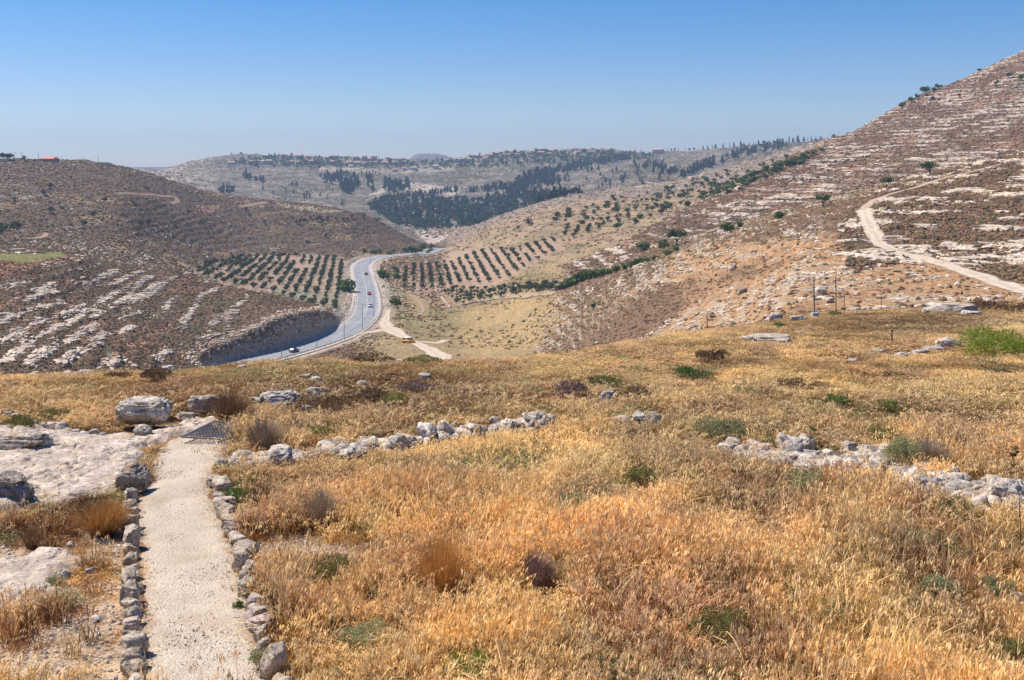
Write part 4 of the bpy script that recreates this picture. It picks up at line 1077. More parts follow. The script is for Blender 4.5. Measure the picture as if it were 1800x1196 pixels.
# far hill single trees
scatter_things([(440, 335), (560, 305), (600, 345), (620, 365), (560, 358), (480, 350)], 26, ['cypress', 'pine'], .6, 1.1, 'pine_tree', 'small lone conifer on the terraces left of the pine groves', 'conifer', 'lone conifers on the far left terraces', 1150, 21)
scatter_things([(990, 310), (1110, 290), (1190, 312), (1180, 318), (1080, 335), (1000, 345)], 34, ['cypress', 'pine', 'pine'], .7, 1.4, 'pine_tree', 'small lone conifer on the bare slope right of centre', 'conifer', 'lone conifers on the far right terraces', 1250, 22)
for k_, (u, v, s) in enumerate([(1160, 268, .9), (1166, 268, .9), (1173, 267, 1.0), (1180, 266, .9), (1186, 266, .9), (1192, 266, 1.0), (1205, 266, .9), (1212, 265, 1.), (1220, 264, 1.0), (1236, 262, .9), (1244, 261, 1.), (1252, 261, 1.2), (1258, 261, 1.2), (1271, 260, 1.0), (1283, 259, 1.3),
                                (1290, 259, 1.2), (1302, 258, 1.3), (1308, 258, 1.2), (1317, 257, 1.2), (1325, 257, 1.1), (1333, 256, 1.3), (1343, 255, 1.4), (1352, 254, 1.1), (1361, 254, 1.3), (1368, 253, 1.5), (1375, 253, 1.2), (1387, 252, 1.7), (1394, 252, 1.3), (1402, 251, 1.6), (1413, 250, 1.2), (1420, 249, 1.2),
                                (1426, 249, 1.3), (1434, 249, 1.0), (1443, 248, 1.2), (1465, 247, 1.7)]):
    p = unproj(u, v, 1500); tree('roundpine' if u == 1465 else random.choice(['pine', 'pine', 'roundpine', 'cypress']), p[0], p[1], s, 'pine_tree', f'tall ridge pine against the sky, {ordinal(k_+1)} from the left of its row', 'conifer', 'ridge pines against the sky')
for (u, v, s, lb) in [(407, 272, .7, 'left one of two tiny trees on the far left summit'), (424, 272, 1.0, 'right one of two tiny trees on the far left summit'), (330, 288, .8, 'tiny tree where the far hill meets the sky at left')]:
    p = unproj(u, v, 1500); tree('broad', p[0], p[1], s, 'broadleaf_tree', lb, 'tree')

# orchards in the valley: straight rows of olives; the nearest ones are things, the farthest merge
OLV_ALL = []
def orchard(poly, x0, dx, slope, y0, y1, dy, scale, keep, label, group, seed):
    r = random.Random(seed)
    for k_ in range(70):
        n_ = 0; gap = r.random() * 100
        for m_ in range(60):
            y = y0 + m_ * dy
            if y > y1: break
            x = x0 + k_ * dx + slope * (y - y0) + r.gauss(0, .25); yy = y + r.gauss(0, .5)
            z = float(zt(x, yy)); u = CU + F * x / yy; v = H0 - z / yy * F
            if not in_poly(poly, np.array([u]), np.array([v]))[0] or r.random() > keep: continue
            if noise2(np.array([x / 14 + seed]), np.array([y / 14]), seed)[0] < -.55: continue
            if min(np.linalg.norm(RD - np.array([x, yy]), axis=1)) < 11: continue
            n_ += 1
            OLV_ALL.append((yy, x, scale * r.uniform(.6, 1.2), f'{label}, {ordinal(n_)} tree in the {ordinal(k_+1)} row', group, seed))
orchard([(335, 480), (352, 466), (420, 456), (500, 449), (594, 453), (614, 462), (610, 500), (600, 545), (565, 545), (500, 522), (455, 510), (400, 500)],
        -210, 5.0, -.145, 455, 770, 5.8, .86, .9, 'olive in the left orchard', 'olive trees of the left orchard', 31)
orchard([(694, 480), (735, 464), (800, 444), (870, 440), (905, 436), (975, 420), (985, 436), (930, 468), (905, 488), (840, 502), (790, 508), (745, 512), (700, 508)],
        -135, 4.9, -.09, 460, 720, 6.2, .78, .84, 'olive in the right orchard', 'olive trees of the right orchard', 32)
orchard([(782, 516), (800, 508), (850, 510), (925, 503), (985, 503), (978, 514), (900, 520), (870, 526), (805, 538)],
        -75, 5.4, .35, 420, 580, 4.4, .80, .95, 'dark olive in the plot above the terrace wall', 'olive trees of the lower plot', 33)
orchard([(985, 402), (1005, 398), (1055, 398), (1062, 405), (1030, 416), (1000, 420), (985, 412)], 20, 7, .12, 560, 800, 5.0, .85, .95, 'olive in the small striped plot', 'olive trees of the small striped plot', 34)
OLV_ALL.sort(key=lambda q: q[0])
_nl = set(); _left = []
for q in OLV_ALL:
    if len(_nl) < 262 and q[3] + str(q[4]) not in _nl: _nl.add(q[3] + str(q[4])); tree('olive', q[1], q[0], q[2], 'olive_tree', q[3], 'olive tree', q[4])
    else: _left.append(q)
print('olives', len(OLV_ALL), 'merged', len(_left))
def merged(name, label, kind, lst, mat):
    Vs = []; Fs = []; Mi = []; off = 0
    for (yy, x, s, *_r) in lst:
        me_ = random.choice(PROTO[kind]); a = random.random() * 6.28; nv = len(me_.vertices); co = np.empty(nv * 3, np.float32); me_.vertices.foreach_get('co', co); co = co.reshape(-1, 3) * s
        ca, sa = math.cos(a), math.sin(a); co = np.stack([co[:, 0] * ca - co[:, 1] * sa, co[:, 0] * sa + co[:, 1] * ca, co[:, 2]], -1) + (x, yy, float(zt(x, yy)) - .15)
        nf = len(me_.polygons); f = np.empty(nf * 4, np.int32); me_.loops.foreach_get('vertex_index', f); mi = np.empty(nf, np.int32); me_.polygons.foreach_get('material_index', mi)
        Vs.append(co); Fs.append(f.reshape(-1, 4) + off); Mi.append(mi); off += nv
    me2 = np_mesh(name, np.concatenate(Vs), np.concatenate(Fs)); me2.materials.append(mat); me2.materials.append(M_BARK); me2.polygons.foreach_set('material_index', np.concatenate(Mi))
    o = bpy.data.objects.new(name, me2); COL.objects.link(o); return tag(o, label, kind='stuff')
if _left: merged('distant_olives', 'farthest rows of the two valley orchards', 'olive', _left, M_OLIVE)
scatter_things([(900, 405), (960, 385), (1100, 345), (1240, 312), (1430, 268), (1440, 270), (1330, 318), (1200, 366), (1090, 402), (1060, 396), (1000, 395)], 170, ['bush', 'olive', 'gbush', 'olive'], .8, 1.5, 'round_bush', 'round dark green bush on the tan middle slope', 'bush', 'bushes scattered on the middle slope', 560, 23, 1300, 6)
scatter_things([(500, 400), (560, 380), (640, 382), (636, 394), (560, 396)], 16, ['olive'], .9, 1.3, 'olive_tree', 'small olive in the broken row on the left hill nose', 'olive tree', 'olives on the left hill nose', 600, 24, 1000, 5)
scatter_things([(340, 470), (420, 452), (520, 445), (520, 450), (430, 458), (350, 478)], 26, ['olive', 'bush'], .6, 1.0, 'round_bush', 'small bush on the orchard edge under the left hill', 'bush', 'bushes on the upper orchard edge', 450, 25, 900, 4)
scatter_things([(0, 402), (30, 398), (34, 404), (0, 412)], 9, ['olive'], .9, 1.1, 'olive_tree', 'olive in the short dark row at the left edge', 'olive tree', 'olives in the short row at the left edge', 450, 26, 900, 3)
scatter_things([(655, 441), (700, 440), (760, 440), (762, 446), (720, 449), (664, 452)], 16, ['bush', 'gbush', 'broad'], .8, 1.3, 'round_bush', 'dusty green bush behind the far bend of the road', 'bush', 'bushes behind the road bend', 700, 27, 1000, 4)
scatter_things([(10, 330), (250, 330), (600, 400), (560, 430), (300, 420), (20, 400)], 22, ['bush', 'olive'], .8, 1.3, 'round_bush', 'lone dark bush on the brown left hillside', 'bush', 'lone bushes on the left hillside', 450, 28, 1000, 20)
for (u, v, s, kd, lb) in [(661, 388, 2.4, 'bush', 'dark round bush above the nose of the left hill'), (674, 489, 2.0, 'gbush', 'wide dark green bush at the verge right of the road'), (696, 490, 1.3, 'gbush', 'small round bush beside the wide verge bush'),
                      (609, 512, 2.8, 'gbush', 'large dark tree like bush left of the road by the orchard'), (693, 479, 1.2, 'olive', 'single olive left of the first orchard row'),
                      (657, 446, 2.0, 'bush', 'grey green tree at the outer bend of the road'), (695, 536, 1.3, 'gbush', 'low green bush below the right orchard track'),
                      (640, 443, 1.6, 'bush', 'dusty tree above the bend on the left'), (125, 308 + 5, 1.0, 'bush', 'green bush high on the left hill'),
                      (1130, 440, 1.5, 'gbush', 'light green tree in the stony fold right of centre'), (1190, 432, 1.4, 'oak', 'dark tree in the stony fold, right of the light green tree'), (1165, 436, 1.1, 'gbush', 'green bush between two trees in the stony fold'),
                      (1278, 407, 1.4, 'gbush', 'yellow green bush at the dark ledge in the fold'), (1300, 399, .9, 'gbush', 'small green bush right of the dark ledge'), (1370, 384, 1.0, 'gbush', 'bright green bush near the top of the fold'),
                      (1044, 540, .8, 'bush', 'tiny round bush low on the stony brown slope')]:
    p = unproj(u, v, 300); tree(kd, p[0], p[1], s, 'round_bush', lb, 'bush')
for k_, (u, v, s) in enumerate([(985, 510, 1.0), (994, 507, 1.4), (1004, 503, 1.6), (1014, 499, 1.7), (1025, 495, 1.8), (1036, 491, 1.7), (1047, 489, 1.5), (1058, 486, 1.3), (1070, 482, 1.0), (1084, 478, 1.0), (1098, 474, .9), (1112, 468, 1.1), (1124, 463, 1.1), (1136, 461, .9), (1152, 456, .8), (1175, 448, .9), (1188, 442, .9)]):
    p = unproj(u, v, 380); tree('gbush', p[0], p[1], s * .85, 'green_bush', f'bright green gully bush, {ordinal(k_+1)} from the lower end of the line', 'bush', 'bright green bushes lining the gully')
for k_, (u, v) in enumerate([(903, 517), (917, 514), (925, 513), (934, 513), (943, 513), (951, 512), (960, 512), (970, 511)]):
    p = unproj(u, v, 380); tree('olive', p[0], p[1], 1.1, 'olive_tree', f'dark olive behind the low terrace wall, {ordinal(k_+1)} from the left', 'olive tree', 'olives behind the terrace wall')
for (u, v, s, kd, lb, sd) in [(1634, 309, 1.25, 'oak', 'spreading dark tree on the crest of the right spur', 3), (1559, 333, 1.0, 'oak', 'smaller dark tree left below the spreading crest tree', 4), (1447, 364, 1.0, 'oak', 'dark tree in the gully left of the dirt track', 5)]:
    split_tree(kd, unproj(u, v, 300), s, 'oak_tree', lb, None, sd)
for (u, v, s, lb) in [(1586, 190, 1.4, 'round tree lowest on the skyline of the tall right hill'), (1602, 180, 1.5, 'dark round tree second up the skyline of the right hill'), (1612, 174, 1.1, 'low tree third up the skyline of the right hill'),
                      (1626, 167, 1.9, 'biggest round tree on the skyline of the right hill'), (1641, 160, 1.1, 'small bush just above the biggest skyline tree'), (1647, 157, 1.2, 'small tree second above the biggest skyline tree'),
                      (1654, 153, .7, 'tiny bush third above the biggest skyline tree'), (1722, 127, 1.3, 'single upright tree high on the right skyline'), (1640, 176, 1.0, 'round bush below the skyline bushes of the right hill'),
                      (1752, 148, 1.0, 'lower left bush in the cluster high on the right hill'), (1774, 138, 1.5, 'largest dark bush in the cluster high on the right hill'), (1796, 142, 1.4, 'dark bush at the right edge high on the hill'), (1686, 170, .9, 'lone small tree midway on the right hill')]:
    p = unproj(u, v + 1, 500); tree('oak' if 'upright' in lb else 'broad', p[0], p[1], s * .62, 'broadleaf_tree', lb, 'tree')
for (u, v, s, lb) in [(6, 281, .8, 'dark skyline tree at the far left edge'), (12, 281, .8, 'second dark skyline tree from the left edge'), (18, 281, .85, 'third dark skyline tree from the left edge'), (43, 282, .6, 'small round bush on the left skyline'), (61, 284, .4, 'tiny low bush left of the red roofed building')]:
    p = unproj(u, v + 1, 600); tree('broad', p[0], p[1], s, 'broadleaf_tree', lb, 'tree')

# ------------------------------------------------------------------ village houses on the far ridge
M_WALLC = simple('cream_plaster', (.62, .54, .45), .9, noise=.4); M_WALLS = simple('stone_wall', (.50, .43, .35), .9, noise=.4)
M_ROOFR = simple('faded_red_tiles', (.46, .24, .17), .9, noise=.5); M_ROOFP = simple('pale_orange_tiles', (.56, .36, .26), .9, noise=.5)
M_WIN = simple('dark_window', (.05, .06, .07), .3); M_FLATR = simple('pale_flat_roof', (.62, .58, .53), .9, noise=.4)
def gable(L, W, h, hr, ov=.5):
    v = np.array([(-L/2-ov, -W/2-ov, h), (L/2+ov, -W/2-ov, h), (L/2+ov, W/2+ov, h), (-L/2-ov, W/2+ov, h), (-L/2+1.2, 0, h+hr), (L/2-1.2, 0, h+hr), (-L/2-ov, -W/2-ov, h-.2), (L/2+ov, -W/2-ov, h-.2), (L/2+ov, W/2+ov, h-.2), (-L/2-ov, W/2+ov, h-.2)])
    f = [(0, 1, 5, 4), (2, 3, 4, 5), (1, 2, 5, 5), (3, 0, 4, 4), (6, 9, 8, 7), (0, 6, 7, 1), (1, 7, 8, 2), (2, 8, 9, 3), (3, 9, 6, 0)]
    bm = bmesh.new(); vs = [bm.verts.new(p) for p in v]
    for q in f: bm.faces.new([vs[i] for i in dict.fromkeys(q)])
    me_ = bpy.data.meshes.new('roof'); bm.to_mesh(me_); bm.free(); return me_
HP = []
for k_ in range(4):
    L, W, h = [(14, 9, 6), (12, 9, 5), (16, 10, 6.5), (11, 10, 6)][k_]
    wm = np_mesh('wall', *box(0, 0, h/2 - 1.5, L, W, h + 3)); wm.materials.append([M_WALLC, M_WALLS][k_ % 2])
    rm = gable(L, W, h, 2.6); rm.materials.append([M_ROOFR, M_ROOFP][(k_ // 2 + k_) % 2])
    wp = merge([box(x_, -W/2 - .04, z_, 1.3, .1, 1.3) for x_ in (-L*.3, 0, L*.3) for z_ in (1.6, 4.2) if z_ < h - .8]); wd = np_mesh('window', *wp); wd.materials.append(M_WIN)
    HP.append((wm, rm, wd))
def house(u, v, dmin, label, group, s=1.0, name='house', k=None):
    p = unproj(u, v, dmin); root = empty(name, (p[0], p[1], p[2] - .3), random.uniform(-.5, .5)); root.scale = (s,) * 3; tag(root, label, 'house', group)
    for nm, me_ in zip(('wall', 'roof', 'window'), HP[random.randrange(4) if k is None else k]):
        o_ = bpy.data.objects.new(nm, me_); COL.objects.link(o_); o_.parent = root
HA = [(443, 288), (452, 287), (462, 287), (473, 287), (511, 287), (523, 288), (547, 287), (558, 286), (585, 288), (407, 290), (615, 289), (628, 290), (643, 290), (656, 289), (676, 290), (692, 288), (711, 288), (617, 295), (652, 283), (710, 283)]
HB = [(497, 277), (510, 278), (525, 278), (542, 278), (590, 278), (610, 278), (625, 280), (640, 279), (657, 279), (682, 281)]
HC = [(695, 302), (711, 300), (728, 299), (747, 297), (766, 296)]
HD = [(788, 284), (810, 284), (827, 277), (825, 283), (847, 278), (853, 281), (863, 276), (873, 273), (893, 275), (842, 292), (890, 268)]
HE = [(910, 275), (913, 270), (928, 272), (951, 272), (966, 274), (943, 266), (957, 266), (977, 267), (987, 268), (1012, 266), (1024, 266), (1035, 266), (1050, 266), (1061, 268), (1015, 271), (1038, 271), (1067, 268)]
for lst, lb, g in ((HA, 'pale roofed house in the lower left village row', 'lower left village row'), (HB, 'pale house in the upper left village row on the crest', 'upper left village row'),
                   (HC, 'low pale house in the terrace below the village', 'terrace of houses below the village'), (HD, 'red roofed house on the rise at village centre', 'houses on the central rise'), (HE, 'pink roofed house among trees on the right of the village', 'houses of the right village quarter')):
    for k_, (u, v) in enumerate(sorted(lst)): house(u, v, 1900, f'{lb}, {ordinal(k_+1)} from the left', g, .92, 'village_house')
house(1156, 270, 1900, 'larger pale building alone at the right end of the ridge', None, 1.4, 'village_house', 2)
# farm building and white block on the left skyline
p = unproj(88, 285, 600); root = empty('farm_building', (p[0], p[1], p[2] - .3), -.35); tag(root, 'long low shed with a bright red roof on the left skyline', 'building')
link('wall', np_mesh('wall', *box(0, 0, 1.2, 12, 6, 3.0)), simple('brown_block_wall', (.30, .22, .18), .9, noise=1), root)
rf = gable(12, 6, 2.7, 1.5, .4); link('roof', rf, simple('red_sheet_roof', (.58, .17, .10), .6, noise=.6), root)
link('door', np_mesh('door', *box(4.5, -3.03, 1.1, 1.4, .1, 2.2)), M_WIN, root)
for (u, v, L, lb) in [(186, 291, 8, 'low white block on the left skyline right of the red roof'), (3, 283, 9, 'white flat building at the extreme left of the skyline')]:
    p = unproj(u, v, 600); root = empty('shed', (p[0], p[1], p[2] - .3), .1); tag(root, lb, 'building')
    link('wall', np_mesh('wall', *box(0, 0, .8, L, 4, 2.2)), M_WALLC, root); link('roof', np_mesh('roof', *box(0, 0, 2.0, L + .5, 4.5, .2)), M_FLATR, root)
# utility poles on the left skyline
up = merge([tube([(0, 0, 0), (0, 0, 3.5), (0, 0, 7)], [.14, .12, .09], 5), box(0, 0, 6.5, 1.6, .12, .12)])
upm = np_mesh('utility_pole', *up); upm.materials.append(simple('weathered_wood', (.12, .10, .085), .9))
for k_, (u, v) in enumerate([(17, 282), (26, 282), (38, 283), (68, 284), (100, 286), (109, 286), (147, 288), (173, 290), (263, 306), (272, 311), (282, 313)]):
    p = unproj(u, v + 1, 600); o = bpy.data.objects.new('utility_pole', upm); COL.objects.link(o); o.location = (p[0], p[1], p[2] - .3); o.scale = (1, 1, random.uniform(.8, 1.2))
    tag(o, f'thin utility pole on the left skyline, {ordinal(k_+1)} from the left', 'pole', 'utility poles on the left skyline')

# dry stone terrace wall by the lower orchard plot
def low_wall(px, dmin, h, w, name, label):
    pts = catmull([unproj(u, v, dmin)[:2] for u, v in px], 8); seg = np.linalg.norm(np.diff(pts, axis=0), axis=1); cs = np.concatenate([[0], np.cumsum(seg)])
    q = np.arange(0, cs[-1], .55); x = np.interp(q, cs, pts[:, 0]); y = np.interp(q, cs, pts[:, 1]); n = len(q)
    x = np.concatenate([x, x]); y = np.concatenate([y, y]); z = zt(x, y) + np.concatenate([np.full(n, h * .25), np.full(n, h * .75)]); s = .3 + .2 * RNG.random(2 * n)
    Vt, Fc, _ = scatter_mesh(RP1, x + RNG.normal(0, .08, 2*n), y, z, RNG.random(2*n) * 6, s * 1.1, s * w, s * h * .9)
    return tag(link(name, np_mesh(name, Vt, Fc), M_HROCK), label, 'wall')
low_wall([(776, 524), (784, 534), (792, 541)], 380, .8, 1.2, 'stone_wall', 'short pale dry stone wall at the corner of the lower plot')
low_wall([(812, 537), (850, 531), (900, 525), (950, 520), (980, 516)], 380, .6, 1.0, 'stone_wall', 'long low terrace wall below the dark olives')

# ================================================================== FOREGROUND
def nearp(u, v): return unproj(u, v, 5)
# ------------------------------------------------------------------ gravel path
PL = [(262, 1260), (250, 1196), (246, 1140), (246, 1080), (245, 1020), (243, 960), (241, 915), (243, 880), (262, 845), (266, 815), (280, 785), (318, 766)]
PR = [(512, 1260), (480, 1196), (460, 1140), (444, 1080), (428, 1020), (412, 960), (392, 905), (376, 870), (380, 838), (398, 812), (408, 795), (402, 782)]
L3 = catmull([nearp(*p)[:2] for p in PL], 10); R3 = catmull([nearp(*p)[:2] for p in PR], 10)
def path_mat():
    t = NT('gravel_path_surface'); P = t.pos()
    v1 = t.vor(P, 26); v2 = t.vor(P, 60); n = t.noise(P, 1.6, 4, .6); n2 = t.noise(P, 18, 4, .7)
    c = t.mix(t.rng(n, .38, .62), (.50, .395, .285), (.60, .485, .36))
    c = t.mix(t.rng(n2, .50, .66, 0, .7), c, (.34, .265, .19)); c = t.mix(t.rng(v2, .45, .7, 0, .5), c, (.70, .62, .52)); v3 = t.vor(P, 11); c = t.mix(t.rng(v3, .12, .24, .55, 0), c, (.42, .36, .30)); c = t.mix(t.rng(t.noise(P, .7, 3), .5, .64, 0, .45), c, (.44, .33, .22))
    e = t.math('ADD', t.math('ABSOLUTE', t.attr('across').outputs['Fac']), t.math('MULTIPLY', t.math('SUBTRACT', n, .5), 1.3)); c = t.mix(t.rng(e, .72, 1.0, 0, .75), c, (.40, .27, .16))
    t.color(c); t.bump(t.math('ADD', t.math('MULTIPLY', v1, -.6), n2), .9, .035); return t.m
M_PATH = path_mat()
nc = 28; n = len(L3); tt = np.linspace(0, 1, nc)
XY = L3[:, None] * (1 - tt)[None, :, None] + R3[:, None] * tt[None, :, None]
dz = .035 + .02 * fbm2(XY[..., 0] * 2, XY[..., 1] * 2, 3, 101) - .05 * (np.abs(tt - .5) * 2)[None] ** 6
PX = np.concatenate([XY, (zt(XY[..., 0], XY[..., 1]) + dz)[..., None]], -1)
ix = np.arange(n * nc).reshape(n, nc)
pme = np_mesh('path', PX.reshape(-1, 3), np.stack([ix[:-1, :-1], ix[:-1, 1:], ix[1:, 1:], ix[1:, :-1]], -1).reshape(-1, 4), True); coll_attr(pme, 'across', np.broadcast_to((tt * 2 - 1)[None], XY.shape[:2]).ravel(), 'FLOAT')
tag(link('path', pme, M_PATH), kind='structure')
PATHPOLY = np.concatenate([L3, R3[::-1]])

# ------------------------------------------------------------------ bedrock sheets
SLABS = []
def bedrock(name, px, hgt, res, label, seed, mat=M_SLAB, edge=.5, pit=None, kind='structure'):
    W_ = catmull([nearp(*p)[:2] for p in px + px[:1]], 6); SLABS.append(W_)
    lo = W_.min(0) - .4; hi = W_.max(0) + .4
    gx_ = np.arange(lo[0], hi[0], res); gy_ = np.arange(lo[1], hi[1], res); X, Y = np.meshgrid(gx_, gy_, indexing='ij')
    ins = in_poly(W_, X, Y); d = dist_poly(X, Y, np.concatenate([W_, W_[:1]])) * np.where(ins, 1, -1)
    d = d + .28 * fbm2(X * 1.3, Y * 1.3, 4, seed)
    f1 = fbm2(X * .9, Y * .55, 4, seed + 3); f2 = fbm2(X * 3.2, Y * 2.2, 4, seed + 5); rd = np.minimum(np.abs(fbm2(X * 1.1 + 3, Y * .7, 3, seed + 9)), np.abs(fbm2(X * .8 - 5, Y * 1.3, 4, seed + 19)))
    crack = np.exp(-(rd / .035) ** 2)
    st = terrace(f1 * .9, .22, .2) * .35
    h = zt(X, Y) - .10 + (hgt + .10) * sstep(-.02, edge, d) ** .6 + (st * .30 + f2 * .04 - crack * .13) * sstep(0, .4, d) + .012 * fbm2(X * 14, Y * 14, 3, seed + 7)
    if pit:
        c0 = nearp(*pit[:2]); q = ((X - c0[0]) / pit[2]) ** 2 + ((Y - c0[1]) / pit[3]) ** 2
        h = h - .55 * (1 - sstep(.75, 1.1, q))
    ok = d > -.10; ok = ok[:-1, :-1] & ok[1:, :-1] & ok[1:, 1:] & ok[:-1, 1:]
    a, b = X.shape; ix = np.arange(a * b).reshape(a, b)
    q = np.stack([ix[:-1, :-1], ix[1:, :-1], ix[1:, 1:], ix[:-1, 1:]], -1)[ok]
    me_ = np_mesh(name, np.stack([X, Y, h], -1).reshape(-1, 3), q, True)
    bm = bmesh.new(); bm.from_mesh(me_); bmesh.ops.delete(bm, geom=[v_ for v_ in bm.verts if not v_.link_faces], context='VERTS'); bm.to_mesh(me_); bm.free()
    o = link(name, me_, mat); tag(o, label, None if kind else 'rock', None, kind); return o
b1 = bedrock('bedrock', [(-70, 775), (0, 757), (60, 750), (110, 752), (170, 765), (215, 757), (240, 760), (300, 738), (322, 728), (350, 730), (380, 740), (408, 748), (420, 762), (416, 782), (395, 797), (362, 775),
                      (318, 768), (290, 778), (272, 788), (258, 805), (262, 825), (236, 850), (205, 862), (175, 878), (110, 888), (60, 893), (-70, 900)], .14, .045, 'wide pale bedrock sheet beside the bend of the gravel path', 111, kind=None, pit=(386, 766, .62, .75))
b2 = bedrock('bedrock', [(-60, 990), (0, 985), (55, 972), (110, 968), (143, 983), (148, 1003), (120, 1020), (112, 1045), (70, 1062), (20, 1075), (-60, 1085)], .07, .04, 'smaller pale bedrock sheet with a grey herb at the lower left', 121, kind=None)
b3 = bedrock('bedrock', [(398, 812), (420, 806), (436, 812), (425, 826), (396, 830), (380, 826)], .10, .03, 'small flat pale slab at the right edge of the path', 131, edge=.25, kind=None)

# ------------------------------------------------------------------ stones
def stone_mesh(seed, sx, sy, sz, sub=4, box=.6, rough=.22, pits=.05, cut=0):
    v, f = ICO[sub]; r = np.random.default_rng(seed)
    p = np.sign(v) * np.abs(v) ** .45; p /= np.max(np.abs(p)); p = v * (1 - box) + p * box
    for _ in range(5 + cut):               # broken facets
        d = r.normal(size=3); d /= np.linalg.norm(d); k_ = r.uniform(.62, .9); s = p @ d; m = s > k_
        p[m] -= (s[m] - k_)[:, None] * d[None] * .95
    s_ = seed * 3.7
    big = fbm3(v[:, 0] * 1.1 + s_, v[:, 1] * 1.1, v[:, 2] * 1.1, 3, seed)
    fin = fbm3(v[:, 0] * 4 + s_, v[:, 1] * 4, v[:, 2] * 4, 3, seed + 1); pit = np.clip(-fbm3(v[:, 0] * 6 + s_, v[:, 1] * 6, v[:, 2] * 6, 2, seed + 2) - .15, 0, 1)
    ck = np.exp(-(fbm3(v[:, 0] * 1.6 - s_, v[:, 1] * 1.6, v[:, 2] * 2.4, 2, seed + 5) / .07) ** 2)
    p = p * (1 + rough * big + .09 * fin - pits * 3.5 * pit - .10 * ck)[:, None] * (sx / 2, sy / 2, sz / 2)
    return np_mesh('stone', p, f, True)
STONES = []
def boulder(u, vb, w, h, label, mat=M_ROCK, seed=0, depth=.75, sub=4, rot=None, name='boulder', group=None, box=.55, rough=.22, sink=.18, tilt=0, cat='boulder'):
    p = nearp(u, vb); D = p[1]
    W_ = w * D / F; H_ = h * D / F / (1 - sink) * (random.uniform(1.0, 1.3) if name == 'kerb_stone' else 1.0); STONES.append((p[0], D, W_))
    me_ = stone_mesh(seed + int(u) * 7 + int(vb), W_, W_ * depth, H_, sub, box, rough)
    o = link(name, me_, mat); o.location = (p[0], D + W_ * depth * .35, float(zt(p[0], D + W_ * depth * .35)) + H_ * (.5 - sink))
    o.rotation_euler = (random.uniform(-.08, .08), tilt, random.uniform(-.25, .25) if rot is None else rot)
    return tag(o, label, cat, group)
boulder(246, 757, 96, 54, 'largest rounded grey boulder, resting on the bedrock beside the path', M_ROCK, 1, .62, 5, .05, box=.7, rough=.12, sink=.02)
boulder(248, 771, 31, 21, 'small rounded stone propped in front of the largest boulder', M_ROCK, 2, .9, 4, box=.3, rough=.15, sink=.04)
boulder(356, 731, 47, 34, 'grey pitted boulder in dry grass right of the largest boulder', M_ROCK, 3, .7, 5, box=.5)
boulder(229, 871, 64, 52, 'tilted angular boulder with an orange broken face at the left edge of the path', M_ROCKD, 4, .75, 5, -.3, box=.75, rough=.16, sink=.03, tilt=-.25)
boulder(14, 893, 76, 56, 'dark brown boulder cut by the left edge of the frame', M_ROCKD, 5, .8, 5, box=.6, rough=.14, sink=.05)
boulder(36, 797, 82, 28, 'flat topped rock with a deep shadow on the left bedrock', M_ROCK, 6, .6, 5, box=.7, sink=.1)
boulder(-4, 798, 30, 22, 'dark rock end poking in at the left edge', M_ROCKD, 7, .8, 4)
boulder(486, 716, 62, 26, 'white jagged boulder left of centre in the brown scrub', M_ROCKW, 8, .7, 5, .1, box=.6, rough=.28)
boulder(452, 712, 26, 13, 'low white rock touching the left of the white jagged boulder', M_ROCKW, 9, .7, 4)
boulder(555, 702, 42, 19, 'white sloping rock behind the white jagged boulder', M_ROCKW, 10, .6, 4, rough=.28)
boulder(538, 732, 26, 20, 'small pointed white stone below the sloping white rock', M_ROCKW, 11, .7, 4, rough=.3)
boulder(534, 670, 28, 13, 'pale low rock, left one of the pair near the crest', M_ROCKW, 12, .7, 3)
boulder(556, 673, 20, 12, 'pale low rock, right one of the pair near the crest', M_ROCKW, 13, .7, 3)
boulder(640, 680, 30, 10, 'flat grey rock half hidden in scrub left of centre', M_ROCK, 14, .7, 3)
boulder(746, 669, 26, 12, 'small white wedge shaped rock near the centre', M_ROCKW, 15, .7, 4)
boulder(147, 661, 30, 11, 'pale flat rock on the left crest', M_ROCKW, 16, .7, 3)
boulder(292, 651, 26, 7, 'thin pale rock on the crest above the largest boulder', M_ROCKW, 17, .7, 3)
boulder(425, 652, 20, 10, 'small pale stone on the crest above the white jagged boulder', M_ROCKW, 18, .7, 3)
boulder(1068, 712, 34, 22, 'white pointed rock beside dark scrub right of centre', M_ROCKW, 19, .6, 4, rough=.3)
boulder(1005, 702, 18, 8, 'tiny pale stone left of the white pointed rock', M_ROCK, 20, .7, 3)
boulder(322, 741, 34, 14, 'flat pale slab behind the metal grate', M_SLAB, 21, .7, 4, sink=.1)
boulder(1786, 1066, 34, 24, 'white stone at the lower right edge of the frame', M_ROCKW, 22, .8, 4)
boulder(1768, 980, 24, 13, 'half buried stone above the lower right white stone', M_ROCK, 23, .8, 4)
boulder(114, 1018, 18, 14, 'fist sized grey stone right of the small bedrock sheet', M_ROCK, 24, .9, 4)
boulder(153, 1014, 20, 14, 'grey rounded stone just right of the small bedrock sheet', M_ROCK, 25, .9, 4)
boulder(121, 962, 15, 9, 'small flat stone in orange grass above the small bedrock sheet', M_SLAB, 26, .9, 3)
boulder(166, 1094, 18, 9, 'white flat chip of stone on bare soil at lower left', M_ROCKW, 27, .9, 3)
boulder(60, 893, 26, 10, 'white rock chip at the tip of the dark left boulder', M_ROCKW, 28, .9, 3)
boulder(1350, 606, 84, 18, 'long low pale outcrop on the crest left of the fence poles', M_SLAB, 29, .4, 4, 0, sink=.3)
boulder(1316, 604, 30, 12, 'small block at the left end of the long pale outcrop', M_ROCK, 30, .7, 4)
boulder(1672, 614, 48, 20, 'pale humped rock left of the lime green bush', M_SLAB, 31, .6, 4, sink=.2)
